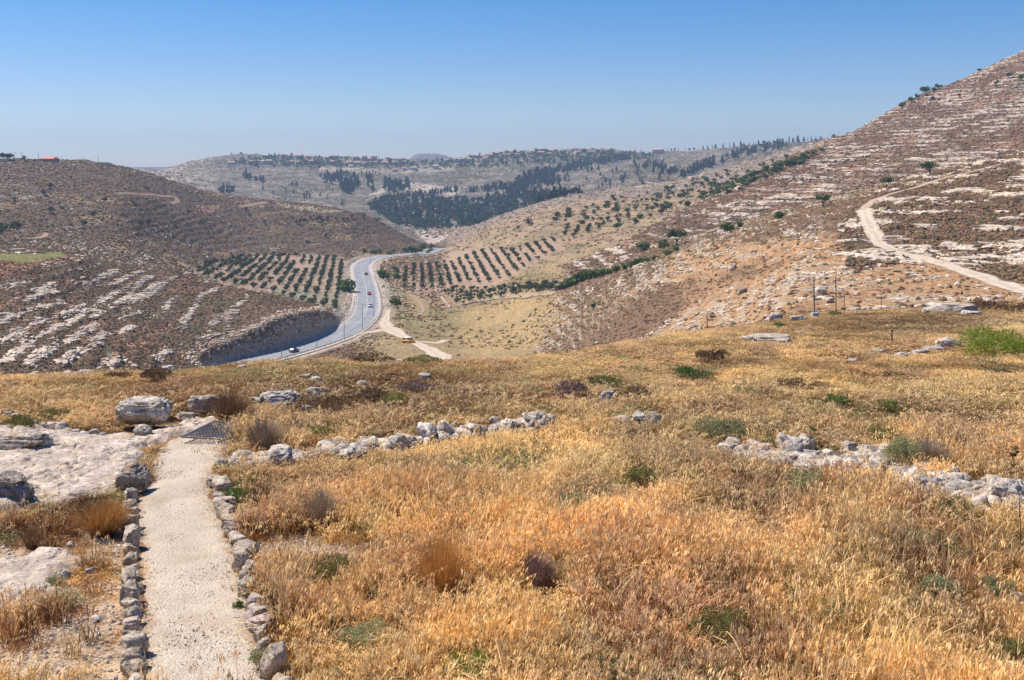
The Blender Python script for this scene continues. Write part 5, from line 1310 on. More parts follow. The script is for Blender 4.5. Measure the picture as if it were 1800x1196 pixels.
boulder(1645, 618, 40, 10, 'low flat rock at the left foot of the pale humped rock', M_ROCK, 32, .6, 3)
boulder(1585, 632, 26, 12, 'grey rough stone left of the pale humped rock', M_ROCK, 33, .7, 3)
boulder(1548, 622, 26, 9, 'low grey stone right of the nearest fence post', M_ROCK, 34, .7, 3)
boulder(1615, 626, 40, 10, 'row of low grey rock right of the grey rough stone', M_ROCK, 35, .5, 3)
boulder(1500, 640, 24, 10, 'low grey stone left of the nearest fence post', M_ROCK, 36, .7, 3)
boulder(1750, 600, 46, 9, 'long thin pale ledge behind the lime green bush', M_SLAB, 37, .5, 3, sink=.3)
boulder(1680, 552, 80, 16, 'long pale ledge on the right saddle above the fence posts', M_SLAB, 38, .4, 4, 0, sink=.3)
boulder(1635, 552, 30, 12, 'rounded pale block at the left end of the saddle ledge', M_ROCKW, 39, .7, 3)
boulder(1712, 556, 36, 10, 'pale block at the right end of the saddle ledge', M_ROCKW, 40, .7, 3)
boulder(1408, 592, 14, 10, 'small white block below the concrete footed pole', M_ROCKW, 41, .7, 3)
boulder(1365, 566, 26, 16, 'white block on the orange slope left of the concrete footing', M_ROCKW, 42, .7, 3)
boulder(1405, 567, 30, 13, 'white block beside the concrete footing', M_ROCKW, 43, .7, 3)
boulder(1290, 476, 12, 12, 'lone round boulder high on the orange slope', M_ROCK, 44, .8, 3)
boulder(1305, 516, 18, 13, 'dark hollowed boulder on the orange slope', M_ROCKD, 45, .8, 3)
boulder(1445, 518, 24, 12, 'arched grey rock between the two tallest poles', M_ROCK, 46, .8, 3)
boulder(1460, 533, 16, 10, 'grey leaning rock at the foot of the second pole', M_ROCK, 47, .8, 3)
boulder(702, 638, 10, 6, 'tiny pale stone at the crest in front of the lay-by', M_ROCKW, 48, .8, 3)

MID = [(420, 822, 30, 16), (482, 822, 66, 28), (512, 815, 20, 12), (530, 818, 20, 14), (545, 800, 22, 10), (568, 799, 36, 20), (590, 779, 13, 9), (588, 800, 16, 10), (607, 812, 42, 20), (637, 782, 22, 12), (640, 808, 24, 18), (655, 790, 34, 16), (672, 795, 16, 12),
       (682, 784, 14, 10), (706, 797, 32, 30), (724, 790, 20, 20), (747, 786, 44, 34), (784, 776, 30, 30), (800, 756, 16, 12), (812, 768, 18, 16), (836, 774, 46, 26), (868, 755, 20, 20), (868, 772, 24, 16), (893, 768, 26, 28), (915, 760, 18, 18), (940, 757, 46, 26),
       (960, 748, 16, 14), (1010, 752, 14, 12), (1030, 750, 12, 10), (1099, 754, 40, 20), (1125, 748, 24, 20), (1151, 749, 24, 22), (1210, 795, 18, 20), (1127, 764, 12, 8)]
for k_, (u, v, w, h) in enumerate(MID):
    boulder(u, v, w * 1.05, h * 1.1, f'rough pale grey stone in the fallen wall across the grass, {ordinal(k_+1)} from the left', M_ROCK if k_ % 2 else M_ROCKW, 300 + k_, .8, 4, name='wall_stone', group='stones of the fallen wall across the grass', rough=.28, sink=.08, cat='stone', rot=random.random() * 6)
RIGHT = [(1280, 806, 40, 22), (1325, 815, 34, 16), (1345, 806, 22, 16), (1366, 812, 24, 14), (1395, 808, 44, 40), (1418, 802, 30, 30), (1400, 822, 40, 22), (1432, 820, 36, 26), (1458, 816, 30, 20), (1422, 832, 60, 18), (1470, 826, 22, 16), (1495, 806, 26, 26), (1497, 842, 34, 26), (1515, 824, 32, 26), (1535, 816, 38, 30), (1562, 802, 30, 20),
         (1528, 836, 30, 16), (1583, 853, 34, 16), (1552, 826, 14, 10), (1640, 872, 52, 30), (1655, 824, 26, 14), (1683, 845, 30, 20), (1700, 850, 18, 14), (1668, 852, 18, 14), (1674, 876, 36, 12), (1722, 880, 26, 24), (1742, 872, 26, 28), (1775, 895, 66, 44), (1735, 905, 26, 12), (1800, 880, 30, 30), (1748, 832, 10, 10), (1610, 868, 18, 12)]
RIGHT = sorted(RIGHT)
for k_, (u, v, w, h) in enumerate(RIGHT):
    boulder(u, v, w * 1.05, h * 1.08, f'pitted white stone in the collapsed wall at right, {ordinal(k_+1)} from its left end', M_ROCKW if k_ % 3 else M_ROCK, 500 + k_, .85, 4, name='wall_stone', group='stones of the collapsed wall at right', rough=.30, sink=.06, cat='stone', rot=random.random() * 6)
BACK = [(4, 727, 16, 8), (14, 732, 14, 8), (25, 736, 15, 8), (36, 740, 14, 8), (47, 744, 14, 8), (60, 748, 15, 8), (74, 752, 15, 8), (90, 757, 22, 12), (106, 758, 20, 12), (118, 762, 18, 9), (131, 765, 18, 9), (146, 767, 18, 9), (165, 764, 20, 8), (178, 766, 14, 6)]
for k_, (u, v, w, h) in enumerate(BACK):
    boulder(u, v + 2, w * 1.05, h * 1.3, f'small pale edging stone behind the left bedrock, {ordinal(k_+1)} from the left', M_ROCK, 700 + k_, .8, 3, name='edging_stone', group='edging stones behind the left bedrock', sink=.1, cat='stone')
KL = [(228, 884, 21, 16), (224, 900, 22, 16), (228, 913, 20, 14), (226, 932, 25, 22), (229, 944, 24, 16), (226, 968, 28, 28), (227, 985, 22, 18), (226, 1002, 23, 22), (226, 1022, 26, 22), (224, 1040, 30, 24), (229, 1048, 28, 16), (228, 1066, 30, 24), (229, 1083, 30, 20), (231, 1104, 30, 26), (229, 1122, 30, 22), (230, 1142, 28, 26), (229, 1162, 36, 28), (232, 1184, 36, 26), (234, 1208, 38, 30), (236, 1234, 36, 30)]
KR = [(378, 858, 24, 18), (388, 872, 34, 20), (385, 888, 20, 14), (392, 902, 28, 18), (398, 914, 30, 20), (402, 930, 32, 16), (408, 946, 24, 20), (416, 966, 28, 20), (428, 990, 40, 26), (424, 1006, 26, 22), (434, 1026, 32, 26), (436, 1050, 28, 26), (449, 1080, 32, 20), (450, 1094, 32, 18), (454, 1110, 36, 22), (461, 1130, 26, 24), (463, 1150, 24, 16), (472, 1162, 28, 20), (484, 1196, 40, 42), (498, 1236, 42, 36)]
for lst, side in ((KL, 'left'), (KR, 'right')):
    for k_, (u, v, w, h) in enumerate(lst):
        mt = M_KERBP if (side, k_) in (('left', 14), ('right', 12), ('right', 13), ('right', 14)) else M_KERB
        boulder(u, v, w * 1.25, h * 1.15, f'{"pinkish" if mt is M_KERBP else "grey pitted"} kerb stone on the {side} side of the gravel path, {ordinal(len(lst) - k_)} from the bottom', mt, 900 + k_, .85, 4, name='kerb_stone', group=f'kerb stones on the {side} of the gravel path', rough=.20, sink=.05, cat='stone', rot=random.random() * 6, box=.85)

# small rubble filling the two fallen walls
def wall_rubble(name, label, px, n_, spread, seed):
    L_ = catmull([nearp(*q)[:2] for q in px], 10); r_ = np.random.default_rng(seed); t_ = r_.random(n_) * (len(L_) - 1.001); i_ = t_.astype(int)
    xy = L_[i_] + (L_[i_ + 1] - L_[i_]) * (t_ - i_)[:, None] + r_.normal(0, spread, (n_, 2)); s_ = .06 + .15 * r_.random(n_) ** 2
    Vt, Fc, _ = scatter_mesh(RP2, xy[:, 0], xy[:, 1], zt(xy[:, 0], xy[:, 1]) + s_ * .5 + .06 * r_.random(n_), r_.random(n_) * 6, s_ * 1.3, s_, s_ * .8, tilt=1.0)
    me_ = np_mesh(name, Vt, Fc, True); return tag(link(name, me_, M_ROCK), label, kind='stuff')
wall_rubble('wall_rubble', 'small rubble between the stones of the wall across the grass', [(415, 822), (500, 815), (600, 800), (700, 790), (800, 772), (900, 758), (960, 748)], 520, .20, 5)
wall_rubble('wall_rubble', 'small white rubble between the stones of the collapsed wall at right', [(1280, 806), (1380, 812), (1480, 824), (1560, 830), (1640, 862), (1720, 880), (1810, 895)], 420, .34, 6)
# ------------------------------------------------------------------ metal grate over the rock hollow
g0 = nearp(386, 770); gr = empty('metal_grate', (g0[0], g0[1], float(zt(g0[0], g0[1])) + .20), math.radians(-12)); tag(gr, 'rusty grey metal grate laid over a hollow in the bedrock', 'grate')
M_IRON = simple('rusty_grey_iron', (.22, .20, .19), .6, .5, noise=6)
GW, GH = 1.25, 1.7
link('frame', np_mesh('frame', *merge([box(0, -GH/2, 0, GW, .05, .04), box(0, GH/2, 0, GW, .05, .04), box(-GW/2, 0, 0, .05, GH, .04), box(GW/2, 0, 0, .05, GH, .04)])), M_IRON, gr)
link('bars', np_mesh('bars', *merge([box(x_, 0, -.005, .022, GH - .06, .022) for x_ in np.arange(-GW/2 + .09, GW/2 - .05, .09)] + [box(0, y_, .014, GW - .06, .016, .016) for y_ in np.arange(-GH/2 + .14, GH/2 - .05, .14)])), M_IRON, gr)

# ------------------------------------------------------------------ fence posts and poles
M_POST = simple('rusty_iron_post', (.055, .042, .038), .8, .3)
def post(u, vb, hpx, r, label, lean=0, name='fence_post', cat='fence post', group='iron fence posts along the brow', conc=False, insul=False, m=None):
    p = unproj(u, vb, 5); D = p[1]; h = hpx * D / F + .25
    root = empty(name, (p[0], D, p[2] - .25)); tag(root, label, cat, group)
    link('shaft', np_mesh('shaft', *tube([(0, 0, 0), (-lean * h * .5, 0, h * .5), (-lean * h, 0, h)], [r, r, r * .8], 6)), m or M_POST, root)
    link('cap', np_mesh('cap', *tube([(-lean * h, 0, h - .02), (-lean * h, 0, h + .03)], [r * 1.4, r * 1.4], 6)), m or M_POST, root)
    if insul: link('bracket', np_mesh('bracket', *merge([box(-lean * h * q, 0, h * q, .25, .06, .05) for q in (.55, .78, .93)])), m or M_POST, root)
    if conc: link('footing', np_mesh('footing', *box(.02, 0, .35, .5, .5, .95)), simple('pale_concrete', (.50, .52, .56), .9, noise=5), root)
    return root
post(1432, 562, 74, .055, 'grey pole standing in a pale concrete footing on the right saddle', .02, 'pole', 'pole', 'tall thin poles on the right saddle', True, True, M_POLE)
post(1470, 556, 68, .04, 'tall dark pole second from the left on the right saddle', .015, 'pole', 'pole', 'tall thin poles on the right saddle', False, True)
post(1484, 553, 35, .04, 'short grey pole third from the left on the right saddle', .0, 'pole', 'pole', 'tall thin poles on the right saddle', False, False, M_POLE)
post(1549, 548, 30, .04, 'short dark pole fourth from the left on the right saddle')
post(1568, 608, 26, .035, 'dark iron fence post standing alone in the brown scrub')
post(1243, 586, 34, .03, 'thin iron fence post at the foot of the stony slope')
post(997, 630, 14, .025, 'tiny iron fence post on the crest right of centre')
post(785, 636, 20, .035, 'dark iron fence post at the right tip of the lay-by')
post(103, 664, 14, .035, 'dark leaning post stump on the left crest', .25)

# ------------------------------------------------------------------ dry grass and herbs (ground cover)
def inside_any(x, y, pad=0):
    m = in_poly(PATHPOLY, x, y)
    for s in SLABS: m |= in_poly(s, x, y)
    return m
def gauss(u, v, cu, cv, ru, rv): return np.exp(-(((u - cu) / ru) ** 2 + ((v - cv) / rv) ** 2))
C_RUST = np.array((.44, .165, .050)); C_GOLD = np.array((.74, .43, .130)); C_PALE = np.array((.92, .64, .25)); C_OLV = np.array((.28, .20, .06)); C_BRN = np.array((.235, .092, .036)); C_TAN = np.array((.66, .39, .135))
def tint_at(x, y, z):
    u = CU + F * x / y; v = H0 - z / y * F
    a = fbm2(x / 1.6, y / 2.2, 4, 201); b = fbm2(x / 4.5, y / 5, 3, 205); c = fbm2(x / .8, y / .9, 3, 209)
    g = np.clip(.50 + 1.5 * a, 0, 1)[:, None]; col = C_RUST * (1 - g) + C_GOLD * g
    def mixin(m, cc):
        nonlocal col; m = np.clip(m, 0, 1)[:, None]; col = col * (1 - m) + cc * m
    mixin(sstep(.0, .7, b) * .6, C_TAN)
    mixin(gauss(u, v, 1020, 830, 330, 55) * .85, C_PALE * .95)
    mixin(gauss(u, v, 1500, 700, 200, 25) * .5 + gauss(u, v, 820, 725, 70, 18) * .6 + gauss(u, v, 1350, 690, 120, 14) * .6, C_PALE)
    mixin(gauss(u, v, 520, 860, 160, 40) * .8, C_RUST * .85)
    mixin(np.clip(gauss(u, v, 640, 700, 360, 50) * 1.25, 0, 1) * (.35 + .65 * sstep(-.45, .25, a)), C_BRN)
    mixin(gauss(u, v, 1560, 722, 190, 26) * .8, C_BRN * 1.1); mixin(sstep(.25, .75, -a) * sstep(760, 860, v) * .6, C_BRN * 1.1)
    mixin(gauss(u, v, 150, 700, 160, 30) * .5, C_RUST * .8)
    mixin(gauss(u, v, 480, 660, 160, 16) * .6 + gauss(u, v, 150, 690, 60, 12) * .3 + gauss(u, v, 1080, 680, 60, 14) * .7 + gauss(u, v, 640, 690, 50, 12) * .6, C_OLV)
    mixin(gauss(u, v, 1500, 735, 140, 20) * .6 + gauss(u, v, 1300, 770, 90, 22) * .5, C_OLV)
    mixin(sstep(.2, .7, -a) * .55, C_BRN)
    mixin(sstep(.15, .55, fbm2(x / 2.6 + 9, y / 2.8, 3, 213)) * .28, C_OLV * 1.15)
    mixin(gauss(u, v, 800, 980, 90, 60) * .5, C_GOLD * (.95, .75, .6))
    mixin(gauss(u, v, 1620, 575, 230, 22), C_BRN * .8)
    mixin(gauss(u, v, 1790, 580, 60, 12) * .9, C_PALE * .8)
    return np.clip(col * (1 + .28 * c[:, None]), .02, .95)

def strips(items):
    """thin tapering blades: items of (points Nx3, widths N) -> tri strips"""
    V_ = []; F_ = []; S_ = []; o_ = 0
    for P, w, sh in items:
        P = np.asarray(P, float); k_ = len(P); d = P[-1] - P[0]; a = math.atan2(d[1], d[0]) + math.pi / 2 + random.uniform(-.8, .8)
        sd = np.array([math.cos(a), math.sin(a), 0]); L_ = P - sd * np.asarray(w)[:, None] / 2; R_ = P + sd * np.asarray(w)[:, None] / 2
        V_.append(np.stack([L_, R_], 1).reshape(-1, 3)); S_.append(np.full(2 * k_, sh))
        for i in range(k_ - 1): F_ += [(o_ + 2*i, o_ + 2*i+1, o_ + 2*i+3), (o_ + 2*i, o_ + 2*i+3, o_ + 2*i+2)]
        o_ += 2 * k_
    return np.concatenate(V_), np.array(F_), np.concatenate(S_)
def blade(r, rad, h, w, lean, sh):
    a = r.random() * 6.28; q = rad * math.sqrt(r.random()); x, y = math.cos(a) * q, math.sin(a) * q
    b = r.random() * 6.28; l = lean * h * r.uniform(.2, 1); hh = h * r.uniform(.6, 1.1)
    P = [(x + math.cos(b) * l * t * t, y + math.sin(b) * l * t * t, hh * t * (1 - .18 * t * lean)) for t in (0, .45, .8, 1)]
    return P, [w, w * .8, w * .5, w * .08], sh
def spikelet(r, p, s, sh):
    a = r.random() * 6.28; dx, dy = math.cos(a) * s * .45, math.sin(a) * s * .45
    p = np.array(p); return [p, p + (dx * .5, dy * .5, -s * .4), p + (dx, dy, -s)], [s * .08, s * .30, s * .04], sh
def proto_tuft(seed):
    r = random.Random(seed); return [blade(r, .14, .36, .013, .8, r.choice([.28, .45, .7, 1.0, 1.3])) for _ in range(28)]
def proto_oat(seed):
    r = random.Random(seed); it = [blade(r, .12, .28, .008, .6, r.choice([.25, .45, .8])) for _ in range(14)]
    for _ in range(6):
        P, w, sh = blade(r, .12, .56, .006, .45, .95); it.append((P, [.009, .007, .006, .004], 1.1)); top = np.array(P[-1]); mid_ = np.array(P[-2])
        for k_ in range(6):
            t = r.random(); it.append(spikelet(r, top * (1 - t * .9) + mid_ * t * .9 + (r.gauss(0, .028), r.gauss(0, .028), 0), .062, r.uniform(1.2, 1.9)))
    return it
def proto_tall(seed):
    r = random.Random(seed); it = []
    for _ in range(3):
        P, w, sh = blade(r, .10, .85, .008, .9, 1.3); it.append((P, [.012, .010, .008, .005], 1.45)); top = np.array(P[-1]); m_ = np.array(P[-2])
        for k_ in range(9):
            t = r.random(); it.append(spikelet(r, top * (1 - t) + m_ * t + (r.gauss(0, .03), r.gauss(0, .03), 0), .065, r.uniform(1.4, 1.9)))
    return it
def proto_arc(seed):
    r = random.Random(seed); it = []
    for _ in range(2):
        b = r.random() * 6.28; l = r.uniform(.5, .95); h = r.uniform(.22, .42)
        it.append(([(math.cos(b) * l * t, math.sin(b) * l * t, h * 4 * t * (1 - t) + .12 + t * .1) for t in (0, .2, .4, .6, .8, 1)], [.010, .009, .009, .008, .007, .004], 1.6))
    return it
def proto_short(seed):
    r = random.Random(seed); return [blade(r, .16, .15, .010, 1.3, r.uniform(.75, 1.2)) for _ in range(30)]
def proto_twig(seed):
    r = random.Random(seed); it = []
    for _ in range(34):
        P, w, sh = blade(r, .05, .30, .007, 1.5, r.uniform(.45, .95)); it.append((P, [.007, .007, .006, .004], sh))
        t = np.array(P[2]); it.append(([t, t + (r.gauss(0, .03), r.gauss(0, .03), .02), t + (r.gauss(0, .05), r.gauss(0, .05), .05)], [.004, .016, .003], r.uniform(.7, 1.3)))
    return it
def proto_herb(seed):
    r = random.Random(seed); it = []
    for _ in range(26):
        P, w, sh = blade(r, .10, .28, .005, 1.0, .8); it.append((P, w, sh))
        for k_ in range(3):
            t = np.array(P[1 + k_]); it.append(([t, t + (r.gauss(0, .02), r.gauss(0, .02), .01), t + (r.gauss(0, .035), r.gauss(0, .035), .02)], [.003, .02, .002], r.uniform(.8, 1.25)))
    return it
def grass_mat():
    t = NT('dry_grass_blades'); tc = t.attr('tint', True).outputs['Color']; vc = t.attr('sh').outputs['Fac']
    z = t.objc()
    c = t.mul(tc, vc); pale = t.rng(vc, 1.12, 1.2)
    c = t.mix(t.math('MULTIPLY', pale, .5), c, (.92, .74, .44)); t.color(c)
    tr = t.new('ShaderNodeBsdfTranslucent'); t.l.new(c, tr.inputs['Color']); mx = t.new('ShaderNodeMixShader'); mx.inputs[0].default_value = .32
    t.l.new(t.b.outputs[0], mx.inputs[1]); t.l.new(tr.outputs[0], mx.inputs[2]); t.l.new(mx.outputs[0], t.n['Material Output'].inputs['Surface']); return t.m
M_GRASS = grass_mat()
def proto_collection(name, funcs):
    c = bpy.data.collections.new(name)
    for k_, (fn, sd) in enumerate(funcs):
        V_, F_, S_ = strips(fn(sd)); me_ = np_mesh(f'{name}_{k_:02d}', V_, F_); coll_attr(me_, 'sh', S_, 'FLOAT'); me_.materials.append(M_GRASS)
        o = bpy.data.objects.new(f'{name}_{k_:02d}', me_); c.objects.link(o)
    return c
def instancer(name, label, coll, pts, rot, scl, pidx, tint, mat=None):
    me_ = bpy.data.meshes.new(name); me_.vertices.add(len(pts)); me_.vertices.foreach_set('co', np.asarray(pts, np.float32).ravel())
    coll_attr(me_, 'rot', rot, 'FLOAT_VECTOR'); coll_attr(me_, 'scl', scl, 'FLOAT_VECTOR'); coll_attr(me_, 'pidx', pidx, 'INT')
    if tint is not None: coll_attr(me_, 'tint', tint)
    o = bpy.data.objects.new(name, me_); COL.objects.link(o)
    g = bpy.data.node_groups.new(name, 'GeometryNodeTree')
    g.interface.new_socket('Geometry', in_out='INPUT', socket_type='NodeSocketGeometry'); g.interface.new_socket('Geometry', in_out='OUTPUT', socket_type='NodeSocketGeometry')
    N = g.nodes; L = g.links; gi = N.new('NodeGroupInput'); go = N.new('NodeGroupOutput'); ip = N.new('GeometryNodeInstanceOnPoints')
    ci = N.new('GeometryNodeCollectionInfo'); ci.inputs['Collection'].default_value = coll; ci.inputs['Separate Children'].default_value = True; ci.inputs['Reset Children'].default_value = True
    ip.inputs['Pick Instance'].default_value = True
    def na(nm, ty):
        n_ = N.new('GeometryNodeInputNamedAttribute'); n_.data_type = ty; n_.inputs['Name'].default_value = nm; return n_.outputs[0]
    L.new(gi.outputs[0], ip.inputs['Points']); L.new(ci.outputs[0], ip.inputs['Instance']); L.new(na('pidx', 'INT'), ip.inputs['Instance Index'])
    L.new(na('rot', 'FLOAT_VECTOR'), ip.inputs['Rotation']); L.new(na('scl', 'FLOAT_VECTOR'), ip.inputs['Scale']); L.new(ip.outputs[0], go.inputs[0])
    md = o.modifiers.new('scatter', 'NODES'); md.node_group = g
    return tag(o, label, kind='stuff')
PC = proto_collection('grassproto', [(proto_tuft, 1), (proto_tuft, 2), (proto_tuft, 3), (proto_oat, 4), (proto_oat, 5), (proto_oat, 6), (proto_short, 7), (proto_short, 8), (proto_twig, 9), (proto_twig, 10), (proto_herb, 11), (proto_herb, 12), (proto_tall, 13), (proto_tall, 14), (proto_arc, 15), (proto_arc, 16)])
# pebbles on the path and on bare soil
cp = bpy.data.collections.new('pebbleproto'); M_PEB = simple('pebble_stone', (.56, .47, .37), .9, noise=30)
for k_ in range(5):
    pv2, pf2 = rock_proto(80 + k_, 1, .5, .3); me_ = np_mesh(f'pebble_{k_}', pv2, pf2); me_.materials.append(M_PEB); cp.objects.link(bpy.data.objects.new(f'pebble_{k_}', me_))
pa = RNG.random(9000); pb = RNG.random(9000); pb = np.where(RNG.random(9000) < .5, pb, np.where(RNG.random(9000) < .5, pb ** 3, 1 - pb ** 3))
ia = pa * (len(L3) - 1); i0 = ia.astype(int); fa = (ia - i0)[:, None]; i1 = np.minimum(i0 + 1, len(L3) - 1)
pl = L3[i0] * (1 - fa) + L3[i1] * fa; pr = R3[i0] * (1 - fa) + R3[i1] * fa; pp = pl * (1 - pb[:, None]) + pr * pb[:, None]
pk_ = fbm2(pp[:, 0] * .9, pp[:, 1] * .9, 3, 261) > RNG.normal(0, .35, 9000); s = np.where(pk_, .003 + .012 * RNG.random(9000) ** 3, .002)
instancer('gravel', 'loose pale gravel scattered on the path', cp, np.stack([pp[:, 0], pp[:, 1], zt(pp[:, 0], pp[:, 1]) + .035], -1), RNG.random((9000, 3)) * 6, np.stack([s * 1.2, s, s * .7], -1), RNG.integers(0, 5, 9000), None)
x, y, z, _, _, _ = pick(AREA * blur(bare) * (D2 < 60) + AREA * .02 * (D2 < 45) * (D2 > 12), 5200)
s = .008 + .035 * RNG.random(len(x)) ** 4
instancer('loose_stones', 'small stones lying on bare soil beside the path', cp, np.stack([x, y, z], -1), RNG.random((len(x), 3)) * 6, np.stack([s * 1.3, s, s * .7], -1), RNG.integers(0, 5, len(x)), None)

# ------------------------------------------------------------------ shrubs and tall herbs one can tell apart
def leafy(seed, W_, H_, n, size, upright=.3, lumps=14, flat=1.0):
    r = np.random.default_rng(seed)
    a = r.random(lumps) * 6.28; q = np.sqrt(r.random(lumps)) * .7; c = np.stack([np.cos(a) * q, np.sin(a) * q, .35 + .35 * r.random(lumps) * (1 - q * .5)], -1); rad = .26 + .16 * r.random(lumps)
    k_ = r.integers(0, lumps, n); d = r.normal(size=(n, 3)); d /= np.linalg.norm(d, axis=1)[:, None]; d[:, 2] = np.abs(d[:, 2]) * 1.0 - .2
    p = c[k_] + d * rad[k_][:, None] * (.5 + .5 * r.random((n, 1)) ** .5)
    p = p * (W_ / 2, W_ / 2, H_); p[:, 2] = np.clip(p[:, 2], .02, None)
    t1 = r.normal(size=(n, 3)); t1[:, 2] += upright * 3; t1 /= np.linalg.norm(t1, axis=1)[:, None]; t2 = np.cross(t1, r.normal(size=(n, 3))); t2 /= np.linalg.norm(t2, axis=1)[:, None]
    s = size * (.6 + .8 * r.random((n, 1)))
    T = np.stack([p - t1 * s, p + t2 * s * .38, p + t1 * s, p - t2 * s * .38], 1)
    return T.reshape(-1, 3), np.arange(4 * n).reshape(-1, 4)
def twigs(seed, W_, H_, n, w):
    r = random.Random(seed); it = []
    for _ in range(n):
        b = r.random() * 6.28; l = W_ / 2 * math.sqrt(r.random()); h = H_ * r.uniform(.55, 1.05) * (1 - .35 * (2 * l / W_) ** 2); x0, y0 = math.cos(b) * l * .25, math.sin(b) * l * .25
        P = [(x0 + (math.cos(b) * l - x0) * t ** 1.2 + r.gauss(0, .012), y0 + (math.sin(b) * l - y0) * t ** 1.2 + r.gauss(0, .012), h * t) for t in (0, .4, .75, 1)]
        it.append((P, [w, w * .8, w * .7, w * .5], 1))
        if r.random() < .6: q = np.array(P[2]); it.append(([P[1], tuple(q + (r.gauss(0, .06), r.gauss(0, .06), r.uniform(0, .1)))], [w * .6, w * .3], 1))
    V_, F_, _ = strips(it); return V_, F_
SHR = []
def shrub(u, vb, w, h, mat, label, kind='leafy', n=None, name='shrub', size=None, seed=0, twig=True, group=None):
    p = nearp(u, vb); D = p[1]; W_ = w * D / F; H_ = h * D / F
    y_ = D + W_ * .25; root = empty(name, (p[0], y_, float(zt(p[0], y_)) - .02), random.random() * 6); tag(root, label, 'shrub' if name == 'shrub' else 'plant', group)
    sd = seed + int(u) + int(vb) * 3; px = D / F
    H_ *= 1.25; W_ *= 1.1; SHR.append((p[0], y_, W_))
    if kind == 'leafy':
        nn = n or int(min(6000, max(500, w * h * .9))); link('foliage', np_mesh('foliage', *leafy(sd, W_, H_, nn, size or max(.012, 1.6 * px * 1.1))), mat, root)
        if twig: link('stems', np_mesh('stems', *twigs(sd, W_ * .8, H_ * .85, 60, max(.005, px * .7))), M_GREYT, root)
    else:
        nn = n or int(min(900, max(150, w * h * .14))); link('stems', np_mesh('stems', *twigs(sd, W_, H_, nn, max(.005, px * .7))), mat, root)
        link('dry_leaves', np_mesh('dry_leaves', *leafy(sd, W_ * .95, H_ * .8, nn, max(.010, px * .8), .6)), mat, root)
shrub(1756, 656, 165, 72, M_LIME, 'large vivid lime green bush at the right edge of the hill top', n=9000)
shrub(1232, 672, 96, 20, M_BUSHG, 'low vivid green patch in orange grass right of centre')
shrub(822, 1206, 110, 40, M_LIME, 'lime green bush cut by the bottom edge of the frame', n=4500)
shrub(1267, 1152, 112, 72, M_BUSHO, 'round olive green shrub at the lower right of centre', n=5200)
shrub(582, 1052, 90, 60, M_BUSHO, 'domed olive shrub right of the path kerb', n=3600)
shrub(642, 1150, 110, 46, M_SAGE, 'low sage green herb below the domed olive shrub')
shrub(655, 1075, 60, 30, M_SAGE, 'small pale sage herb right of the domed olive shrub')
shrub(945, 1045, 80, 62, M_PURP, 'purplish brown twiggy bush low in the middle of the grass', 'twig', 700)
shrub(775, 1062, 110, 110, M_ORANGE, 'tall orange tuft of stems left of the purplish bush', 'twig', 900)
shrub(562, 935, 74, 66, M_GREYT, 'grey dead twiggy bush right of the path stones', 'twig', 600)
shrub(460, 800, 84, 56, M_GREYT, 'grey brown twiggy bush at the bend of the path', 'twig', 700)
shrub(400, 745, 80, 48, M_BROWNB, 'dark brown dry bush behind the metal grate', 'twig', 700)
shrub(412, 890, 66, 26, M_BUSHG, 'bright green tuft on the right kerb stones')
shrub(455, 905, 60, 50, M_BROWNB, 'brown leafless bush behind the bright green kerb tuft', 'twig', 400)
shrub(1004, 918, 70, 46, M_SAGE, 'grey green sage herb in the middle of the dry grass')
shrub(1130, 868, 66, 46, M_BUSHO, 'dusky green herb in the pale band of oats')
shrub(1420, 882, 84, 50, M_SAGE, 'yellowish green herb below the collapsed wall')
shrub(1590, 836, 70, 60, M_SAGE, 'dull green shrub growing through the right wall stones')
shrub(1640, 826, 100, 44, M_GREYT, 'wide grey twiggy bush behind the right wall stones', 'twig', 800)
shrub(1560, 785, 70, 34, M_BUSHO, 'green leafy plant above the collapsed wall')
shrub(1575, 732, 60, 26, M_BUSHO, 'olive cushion plant above the green leafy plant')
shrub(1475, 718, 50, 20, M_BUSHG, 'small green cushion in brown scrub at right')
shrub(1415, 688, 100, 18, M_BROWNB, 'dark brown flat cushion bush behind the golden grass', n=1800)
shrub(1250, 642, 66, 26, M_BROWNB, 'round dark brown bush above the vivid green patch', n=1600)
shrub(1270, 782, 110, 36, M_SAGE, 'wide grey green herb patch left of the collapsed wall')
shrub(1445, 935, 40, 22, M_BUSHG, 'tiny bright green sprig in rust grass at right')
shrub(1690, 925, 90, 40, M_BUSHO, 'green tinged herb patch below the right wall')
shrub(1665, 1070, 80, 50, M_SAGE, 'dark sage herb near the lower right edge')
shrub(1760, 1075, 70, 50, M_SAGE, 'second sage herb beside the lower right white stone')
shrub(1780, 1180, 70, 50, M_BUSHO, 'olive herb in the bottom right corner')
shrub(270, 676, 62, 26, M_BROWNB, 'dark domed bush on the crest above the largest boulder', n=1800)
shrub(205, 668, 56, 14, M_BROWNB, 'flat brown bush left of the dark domed bush')
shrub(30, 758, 80, 22, M_BUSHO, 'dark olive cushion behind the left bedrock', n=1800)
shrub(90, 740, 60, 18, M_BUSHO, 'yellow green tuft beside the edging stones at left')
shrub(560, 772, 60, 20, M_BUSHO, 'yellow green cushion behind the fallen wall')
shrub(515, 770, 44, 34, M_GREYT, 'small grey twig bush left of the yellow green cushion', 'twig', 300)
shrub(730, 695, 70, 22, M_PURP, 'greyish purple low bush near the centre', n=1500)
shrub(690, 720, 60, 26, M_BUSHO, 'yellow green low bush left of the pale oats')
shrub(1000, 706, 70, 34, M_PURP, 'reddish dark bush left of the white pointed rock', n=1800)
shrub(1110, 708, 80, 24, M_BROWNB, 'dark brown mat right of the white pointed rock', n=1500)
shrub(1060, 685, 90, 22, M_BUSHO, 'olive mat above the white pointed rock', n=1600)
